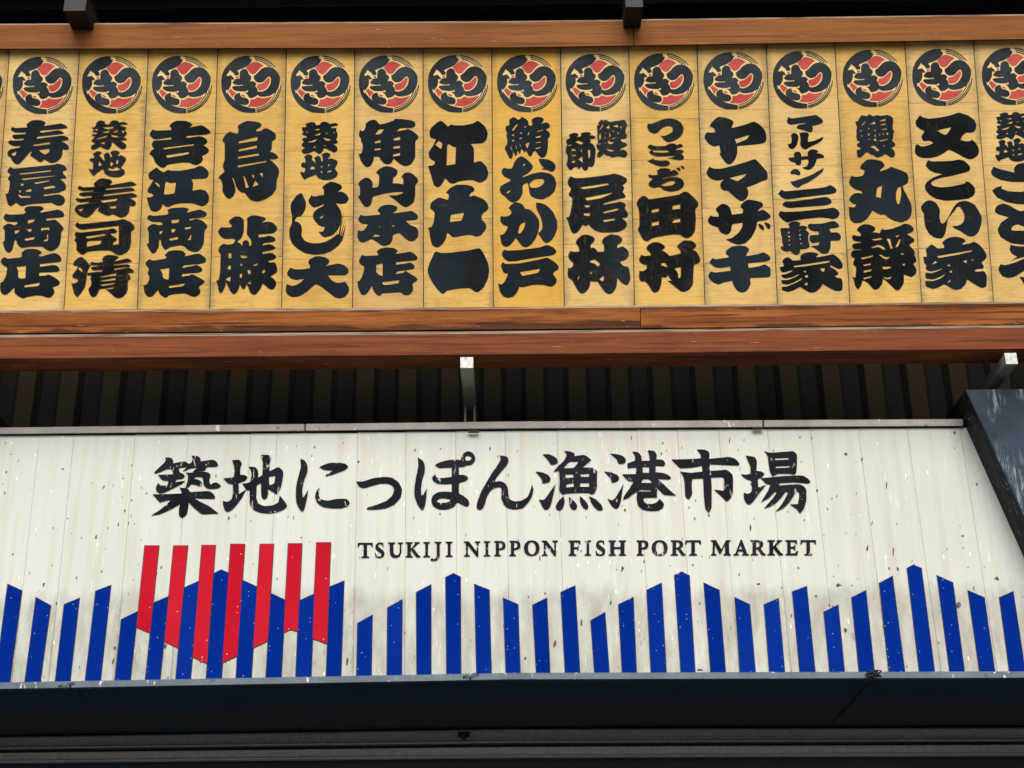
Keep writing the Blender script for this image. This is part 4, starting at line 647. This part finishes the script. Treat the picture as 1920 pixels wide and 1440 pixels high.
for i in range(16):
    px_m = (seam(i, 330) + seam(i + 1, 330)) / 2
    root = empty("signboard", BF.hit(px_m, bot_y(px_m)), LABELS[i], "signboard", "yellow wooden signboards standing side by side in the frame")
    mat = BOARD_MATS[TONE[i]]
    ys = [top_y(px_m)] + JOINTS[i] + [bot_y(px_m)]
    for a, b in zip(ys, ys[1:]):
        g = 0.20
        sl = lambda px, y: y - (px - px_m) * 0.007
        q = []
        for ii, y, sx, sy in ((i, a, 1, g), (i + 1, a, -1, g), (i + 1, b, -1, -g), (i, b, 1, -g)):
            xx = seam(ii, y) + sx * 0.75
            q.append((xx, sl(xx, y) + sy))
        slab("plank", BF, q, 0.018, mat, root, off=random.uniform(-0.0195, -0.0183), bw=0.0008)
    qa = [(seam(i, 84) + 1.2, top_y(px_m)), (seam(i + 1, 84) - 1.2, top_y(px_m)), (seam(i + 1, 586) - 1.2, bot_y(px_m)), (seam(i, 586) + 1.2, bot_y(px_m))]
    slab("backing", BF, qa, 0.012, EAVE_BEAM, root, off=-0.036)
    # crest: cream ground, black and red fields, thin rings
    k = 0.9028; cx, cy = CR_X[i], CR_Y[i]
    tfc = lambda u, v, cx=cx, cy=cy: (cx + (u - 63) * k, cy + (v - 67) * k * 1.0)
    disc = "62,10 80,12 98,20 112,32 121,46 124,62 121,80 112,96 98,110 84,118 66,122 46,121 26,110 12,92 5,70 8,44 22,25 40,14"
    cutout("crest_ground", disc, BF, tfc, CREST_C, root, 0.0005)
    for s in CREST_RED.split('|'): cutout("crest_red_field", s, BF, tfc, CREST_R, root, 0.0010, it=1, keep=75, grow=0.5)
    for s in CREST_BLACK.split('|'): cutout("crest_black_field", s, BF, tfc, CREST_K, root, 0.0016, it=1, keep=60, grow=0.05)
    for s in RINGS: cutout("crest_line", s, BF, tfc, CREST_K, root, 0.0016, it=0)
for bi, (x0, flag, txt) in enumerate(BOARDS):
    root = [o for o in COL.objects if o.get('label') == LABELS[bi + 1]][0]
    for line in txt.strip().split("\n"):
        tf = lambda u, v, x0=x0: (x0 + u * 1.25, 210 + v * 1.25)
        if line.startswith('@'):                       # the same two characters as on the fifth board, smaller
            line = BOARDS[4][2].strip().split("\n")[int(line[1])]
            tf = lambda u, v: (1867.5 + (u - 28) * 1.0625, 210.5 + (v - 15) * 1.0625)
        if flag == 'k':
            ch = cutout("character", line, BF, tf, INK, root, 0.0010)
        else:                                          # thinner ink shows brown round the rim of the strokes
            ch = cutout("character", line, BF, tf, INK_THIN, root, 0.0010)
            core = cutout("ink_core", line, BF, tf, INK_B if flag == 'b' else INK, root, 0.0016, grow=-1.0 if flag == 'b' else -0.7)
            core.parent = ch

# ---- steel arms carrying the frame
def arm(px0, px1, py0, py1, Yf, Yb, label, capm, armm, legs=None):
    a = at(px0, py0, Yf); b = at(px1, py1, Yf)
    root = empty("steel_bracket", ((a.x + b.x) / 2, Yf, b.z), label, "bracket", "steel arms that carry the board frame")
    box("arm", (a.x, Yf + 0.004, b.z), (b.x, Yb, a.z), armm, root, 0.006)
    box("end_cap", (a.x + 0.001, Yf, b.z + 0.001), (b.x - 0.001, Yf + 0.0035, a.z - 0.001), capm, root)
    if legs:
        w = b.x - a.x
        for s in (a.x + 0.002, b.x - 0.018):
            box("leg", (s, Yb - 0.05, legs), (s + 0.016, Yb - 0.002, b.z - 0.002), armm, root, 0.002)
    return root
arm(863, 887.5, 669.5, 690, 8.335, 9.02, "steel arm with a white square end under the middle of the lower beam", CAPM, ARM, legs=4.4)
arm(1883, 1909, 661.5, 682.5, 8.335, 9.02, "steel arm with a white square end under the right end of the lower beam", CAPM, ARM, legs=4.4)
arm(123, 160, -14, 20, 7.80, 8.6, "dull brown steel arm end over the left part of the upper beam", PURLIN_CAP, PURLIN_DARK)
arm(1171, 1206, -22, 13, 7.78, 8.6, "dull brown steel arm end over the joint of the upper beam", PURLIN_CAP, PURLIN_DARK)

# ---- the white sign
sg = empty("shop_sign", SF.hit(960, 1270), "long weathered white sign with big black characters over blue and red bars", "sign")

BAND_HI = SF.hit(960, 1098).z
WHITE = mat_sign_white()
SEAMX = [-130, -40, 54, 120, 238, 340, 460, 511, 667, 760, 856, 951, 1051, 1206, 1284, 1364, 1458, 1541, 1634, 1728, 1830, 1930, 2060]
def sx(x, py): return x + (x - 795) / 6600.0 * (py - 1000)
def ry(px, rows=((0, 815.5), (960, 806), (1920, 800))):
    (a, b), (c, d), (e, f_) = rows
    return b + (d - b) * (px - a) / (c - a) if px < c else d + (f_ - d) * (px - c) / (e - c)
def by(px): return ry(px, ((0, 1281), (960, 1264), (1920, 1260.5)))
WL = lambda py: 1815 + (py - 811) * (1920 - 1815) / (1046 - 811.0)      # where the right end box meets the sign
WLl = lambda py: -2 - (py - 815) * 0.46
for a, b in zip(SEAMX, SEAMX[1:]):
    q = []
    top = ry(max(a, 0)) + 1.5; bot = by(a) + 4
    for x, y in ((a, top), (b, top), (b, bot), (a, bot)):
        q.append((sx(x, y) + (0.13 if x == a else -0.13), y))
    slab("sign_panel", SF, q, 0.02, WHITE, sg, off=-0.02 - random.uniform(0, 0.0006), bw=0.0012)
for x0, txt in SIGN:
    for line in txt.strip().split("\n"):
        cutout("character", line, SF, (lambda u, v, x0=x0: (x0 + u * 1.25, 840 + v * 1.25)), LETTER, sg, 0.0008, thick=0.006, grow=0.35)
for w in WORDS.split():
    L = w[0]; a, b = (float(c) for c in w[1:].split('-'))
    m = (a + b) / 2
    ty = 1018.7 - (m - 670) * 0.0135 if m < 1000 else max(1013.4, 1014.3 - (m - 1000) * 0.002)
    hh = 27.4
    if L == 'T' and m < 700: hh = 27.0
    cutout("letter", CAPS[L], SF, (lambda u, v, a=a, b=b, ty=ty, hh=hh: (a + (b - a) * u / 100, ty + hh * v / 100)), LETTER, sg, 0.0008, thick=0.005, it=1, keep=60, grow=1.6)
for s in BLUE.split("\n"):
    cutout("blue_bar", s, SF, (lambda u, v: (u, v + (3 if v > 1250 else 0))), BLUE_M, sg, 0.0009, thick=0.005, it=0)
    cutout("bar_edging", s, SF, (lambda u, v: (u, v + (3 if v > 1250 else 0))), RUBBER, sg, 0.0005, thick=0.0035, it=0, grow=1.25)
for s in RED.split("\n"):
    cutout("red_bar", s, SF, (lambda u, v: (u, v)), RED_M, sg, 0.0008, thick=0.0045, it=0)
    cutout("bar_edging", s, SF, (lambda u, v: (u, v)), RUBBER, sg, 0.0004, thick=0.0032, it=0, grow=1.25)
MARKS = """180,1007,4,9 82,1097,5,9 190,1072,4,6 215,1216,5,8 118,880,5,4 231,897,3,4 202,990,3,5 172,906,3,3 556,837,2,4 672,866,5,6 778,844,3,7 919,841,3,9 565,1008,4,4 520,1085,3,5 727,1067,2,8 551,972,2,12 429,972,4,8 310,1212,5,10
1172,957,4,8 1292,952,3,7 1329,966,4,8 1407,990,4,14 1586,852,7,7 1616,862,4,10 1532,920,5,6 1635,981,3,12 1662,909,3,16 1675,1035,3,20 1667,1066,4,6 1683,1067,4,9 1626,1028,4,11 1805,1005,7,4 1790,812,5,7 1184,822,2,12 1368,826,2,14 1395,825,2,6 1500,820,4,4 1522,822,2,8
1386,1077,3,7 1422,1095,9,5 1497,1065,4,5 1167,1066,6,12 1012,1047,3,13 1022,1112,3,8 991,1120,3,5 1145,1130,4,11 1572,1097,12,8 1585,1182,6,9 1797,1135,9,12 1090,1168,5,16 1040,1208,6,16 1312,1256,12,6 1725,1105,3,8 1826,1103,3,12 1815,1064,3,4 1845,1064,3,3 1869,1085,11,7
24,1039,3,5 260,1059,3,3 264,1012,2,3 250,1088,2,3 128,1182,3,8 212,1240,4,14 377,1241,5,5 651,1240,4,20 98,1060,3,4 1257,1061,3,3 1299,1059,4,4 1156,1068,4,3 1316,1043,2,5 1608,1085,3,3 1597,1098,3,4 1563,1081,2,4 1530,1118,5,4 1555,1135,4,6 1466,1102,3,6 1710,1052,2,6 1776,1030,3,4 1700,1250,3,4 1760,1205,3,5 1506,1227,2,4 1280,1240,4,8 985,1235,5,7
300,942,3,4 275,925,4,5 265,915,3,3 247,938,3,5 234,958,3,8 222,984,4,9 241,982,2,10 252,983,2,4 195,913,3,8 100,990,3,4 127,972,3,4 20,852,3,3 12,885,3,6 9,924,3,8 5,907,2,3 1100,850,2,3 1240,850,2,3 1450,845,2,5 1560,935,3,5 1605,866,2,5 1477,960,3,4 1508,975,3,5 1552,955,3,7 1586,1000,2,4"""
random.seed(11); mv = []; mf = []
for w in MARKS.split():
    mx, my, mw, mh = (float(c) for c in w.split(','))
    n = 9; b0 = len(mv); lean_ = random.uniform(-0.25, 0.1)
    for k in range(n):
        a = 2 * math.pi * k / n; rr = random.uniform(0.55, 1.15)
        ox, oy = math.cos(a) * mw * 0.5 * rr, math.sin(a) * mh * 0.5 * rr
        mv.append(SF.hit(mx + ox + lean_ * oy, my + oy, 0.0007))
    mf.append(tuple(b0 + k for k in range(n))[::-1])
mk = mesh_obj("dirt_flecks", mv, mf, MARK_M, sg); mk['kind'] = 'stuff'
# flashing on top (two lengths) and trim along the foot
def strip3(name, x0, x1, rows, mats, parent, stripm=None): return beam(name, x0, x1, rows, mats, stripm, parent)
flash = [(8.725, kn(814.0, 803.5, 798)), (8.720, kn(801.5, 790, 785)), (8.85, kn(807, 795.5, 790.5)), (8.85, kn(818, 807.5, 802))]
slab("backing", SF, [(-330, 805), (2300, 784), (2300, 1262), (-330, 1284)], 0.03, RUBBER, sg, off=-0.06)
bevel(strip3("flashing", -60, 571, flash, [RAIL], sg), 0.003, 1)
bevel(strip3("flashing", 573, 1430, flash, [RAIL], sg), 0.003, 1)
bevel(strip3("flashing", 1432, 1806, flash, [RAIL], sg), 0.003, 1)
trim = [(8.715, kn(1279.5, 1261.5, 1258.5)), (8.70, kn(1281, 1263, 1260)), (8.70, kn(1292, 1274, 1271)), (8.76, kn(1294, 1276, 1273)), (8.76, kn(1281, 1263, 1260))]
bevel(strip3("foot_trim", -330, 131, trim, [RAIL_BLUE], sg), 0.002, 1)
bevel(strip3("foot_trim", 133, 881, trim, [RAIL_BLUE], sg), 0.002, 1)
bevel(strip3("foot_trim", 883, 1635, trim, [RAIL_BLUE], sg), 0.002, 1)
bevel(strip3("foot_trim", 1637, 2250, trim, [RAIL_BLUE], sg), 0.002, 1)
# bolts of the flashing, the crumpled joint of the trim
for px, py in ((888, 809.5), (1421, 803)):
    c = at(px, py, 8.722); box("clip", (c.x - 0.035, c.y - 0.012, c.z - 0.006), (c.x + 0.035, c.y + 0.01, c.z + 0.006), RUBBER, sg, 0.003)
for px, py in ((124, 1283), (882, 1266)):
    c = at(px, py, 8.695)
    tube("bent_strip", [c + Vector((-0.045, 0.0, -0.012)), c + Vector((-0.02, -0.012, 0.0)), c + Vector((0.0, -0.008, -0.012)), c + Vector((0.02, -0.014, 0.010)), c + Vector((0.05, 0.0, 0.006))], 0.004, RAIL_BLUE, sg, 6)

# rope knot tied on the trim
c = at(1635, 1264, 8.69)
pts = []
for k in range(46):
    a = k * 0.83
    pts.append(c + Vector((0.045 * math.cos(a) * (0.5 + 0.5 * math.sin(k * 0.37)) + 0.012 * math.sin(k * 1.7), -0.012 + 0.012 * math.sin(a * 1.3), 0.020 * math.sin(a * 1.21 + 0.5))))
kn_o = tube("rope_knot", pts, 0.0045, RUBBER, None, 6)
tag(kn_o, "small tangled black knot of cord caught on the grey trim under the blue bars", "cord")

# ---- soffit under the sign and the shutter head behind it
sof = empty("canopy_soffit", (0, 9.6, 3.3), "dark navy underside running back beneath the white sign", "soffit")
def soffit(x0, x1):
    rows = [(8.765, kn(1291.5, 1273.5, 1270.5)), (Y_SHUT, kn(1382, 1367, 1364.5)), (Y_SHUT, kn(1377, 1362, 1359.5)), (8.765, kn(1286, 1268, 1265))]
    return beam("soffit_panel", x0, x1, rows, [NAVY], None, sof)
soffit(-330, 2250)
box("soffit_deck", (-9.0, 8.80, 3.52), (9.0, Y_WALL - 0.01, 3.56), NAVY, sof)
for (xa, ya, xb, yb) in ((146, 1293, 214, 1358), (1632, 1275, 1560, 1355)):
    p = at(xa, ya, 8.85); q_ = at(xb, yb, 10.2)
    tube("brace_wire", [Vector((p.x, p.y, p.z - 0.014)), Vector((q_.x, q_.y, q_.z - 0.004))], 0.004, RUBBER, sof, 6)
sh = empty("shutter_head", (0, Y_SHUT, 3.2), "grey metal shutter rails along the bottom of the view", "shutter")
r1 = [(Y_SHUT - 0.09, kn(1382, 1367, 1364.5)), (Y_SHUT - 0.10, kn(1385, 1369.5, 1367.5)), (Y_SHUT - 0.06, kn(1387, 1371.5, 1369.5)), (Y_SHUT - 0.06, kn(1400, 1388, 1385)),
      (Y_SHUT - 0.12, kn(1401, 1389, 1386)), (Y_SHUT - 0.12, kn(1404, 1392, 1388.5)), (Y_SHUT, kn(1409, 1397, 1393)), (Y_SHUT, kn(1380, 1365, 1362.5))]
bevel(beam("upper_rail", -330, 2250, r1, [SHUT_A], None, sh), 0.002, 1)
r2 = [(Y_SHUT - 0.11, kn(1412, 1400.5, 1396.5)), (Y_SHUT - 0.11, kn(1425, 1415, 1411)), (Y_SHUT - 0.13, kn(1426, 1416, 1412)), (Y_SHUT - 0.13, kn(1428.5, 1418.5, 1414)), (Y_SHUT, kn(1432, 1422, 1418)), (Y_SHUT, kn(1411, 1399.5, 1395.5))]
bevel(beam("lower_rail", -330, 2250, r2, [SHUT_B], None, sh), 0.002, 1)
box("shutter_box", (-9.0, Y_SHUT + 0.02, 0.13), (9.0, Y_SHUT + 0.06, 3.36), NAVY, sh)
c = at(870, 1378, Y_SHUT - 0.07); box("catch", (c.x - 0.04, c.y - 0.03, c.z - 0.016), (c.x + 0.04, c.y, c.z + 0.018), RUBBER, sh, 0.004)
box("catch_pin", (c.x - 0.012, c.y - 0.03, c.z - 0.034), (c.x + 0.012, c.y - 0.008, c.z - 0.0165), RUBBER, sh, 0.003)

# ---- end boxes of the canopy
def wing(name, label, A, B, topb, S0, S1, side):
    root = empty(name, A, label, "canopy end", "end boxes of the sign canopy")
    far = A.x + side * 3.2
    down = (B - A) / (A.z - B.z)
    zb_ = 3.30
    C = A + down * (A.z - zb_)
    sd = (S1 - S0) / (S0.z - S1.z); D = S0 + sd * (S0.z - zb_)
    E = topb
    G = S0 + Vector((0, 0, 0))
    f1 = fix(mesh_obj("front_panel", [A, C, Vector((far, C.y, C.z)), Vector((far, A.y, A.z)), A + Vector((0, .02, 0)), C + Vector((0, .02, 0)), Vector((far, C.y + .02, C.z)), Vector((far, A.y + .02, A.z))],
             [(0,1,2,3),(4,7,6,5),(0,4,5,1),(1,5,6,2),(2,6,7,3),(3,7,4,0)], WING_F, root))
    bevel(f1, 0.004, 1)
    d = Vector((side * 0.003, 0.021, 0))
    mesh_obj("side_return", [A + d, C + d, D, G, E], [(0, 1, 2, 3, 4)], WING_S, root)
    mesh_obj("top_cover", [A + d, E, Vector((far, E.y, E.z)), Vector((far, A.y + .021, A.z))], [(0,1,2,3)], WING_F, root)
    return root
Y_F = 8.52
A = at(1810, 730, Y_F); B = at(1919, 961, Y_F)
def level(px, py, z):                # point seen at (px,py) at height z
    d = ray(px, py); return EYE + d * ((z - EYE.z) / d.z)
E = level(1772, 784, A.z)
wing("canopy_end_box", "blue black metal box streaked with white at the right end of the white sign", A, B, E, SF.hit(1814, 808), SF.hit(1920, 1046), 1)
A2 = at(-38, 741, Y_F); B2 = at(-190, 972, Y_F); E2 = level(18, 800, A2.z)
wing("canopy_end_box", "corner of a metal end box just showing at the left edge above the white sign", A2, B2, E2, SF.hit(-6, 823), SF.hit(-170, 1061), -1)
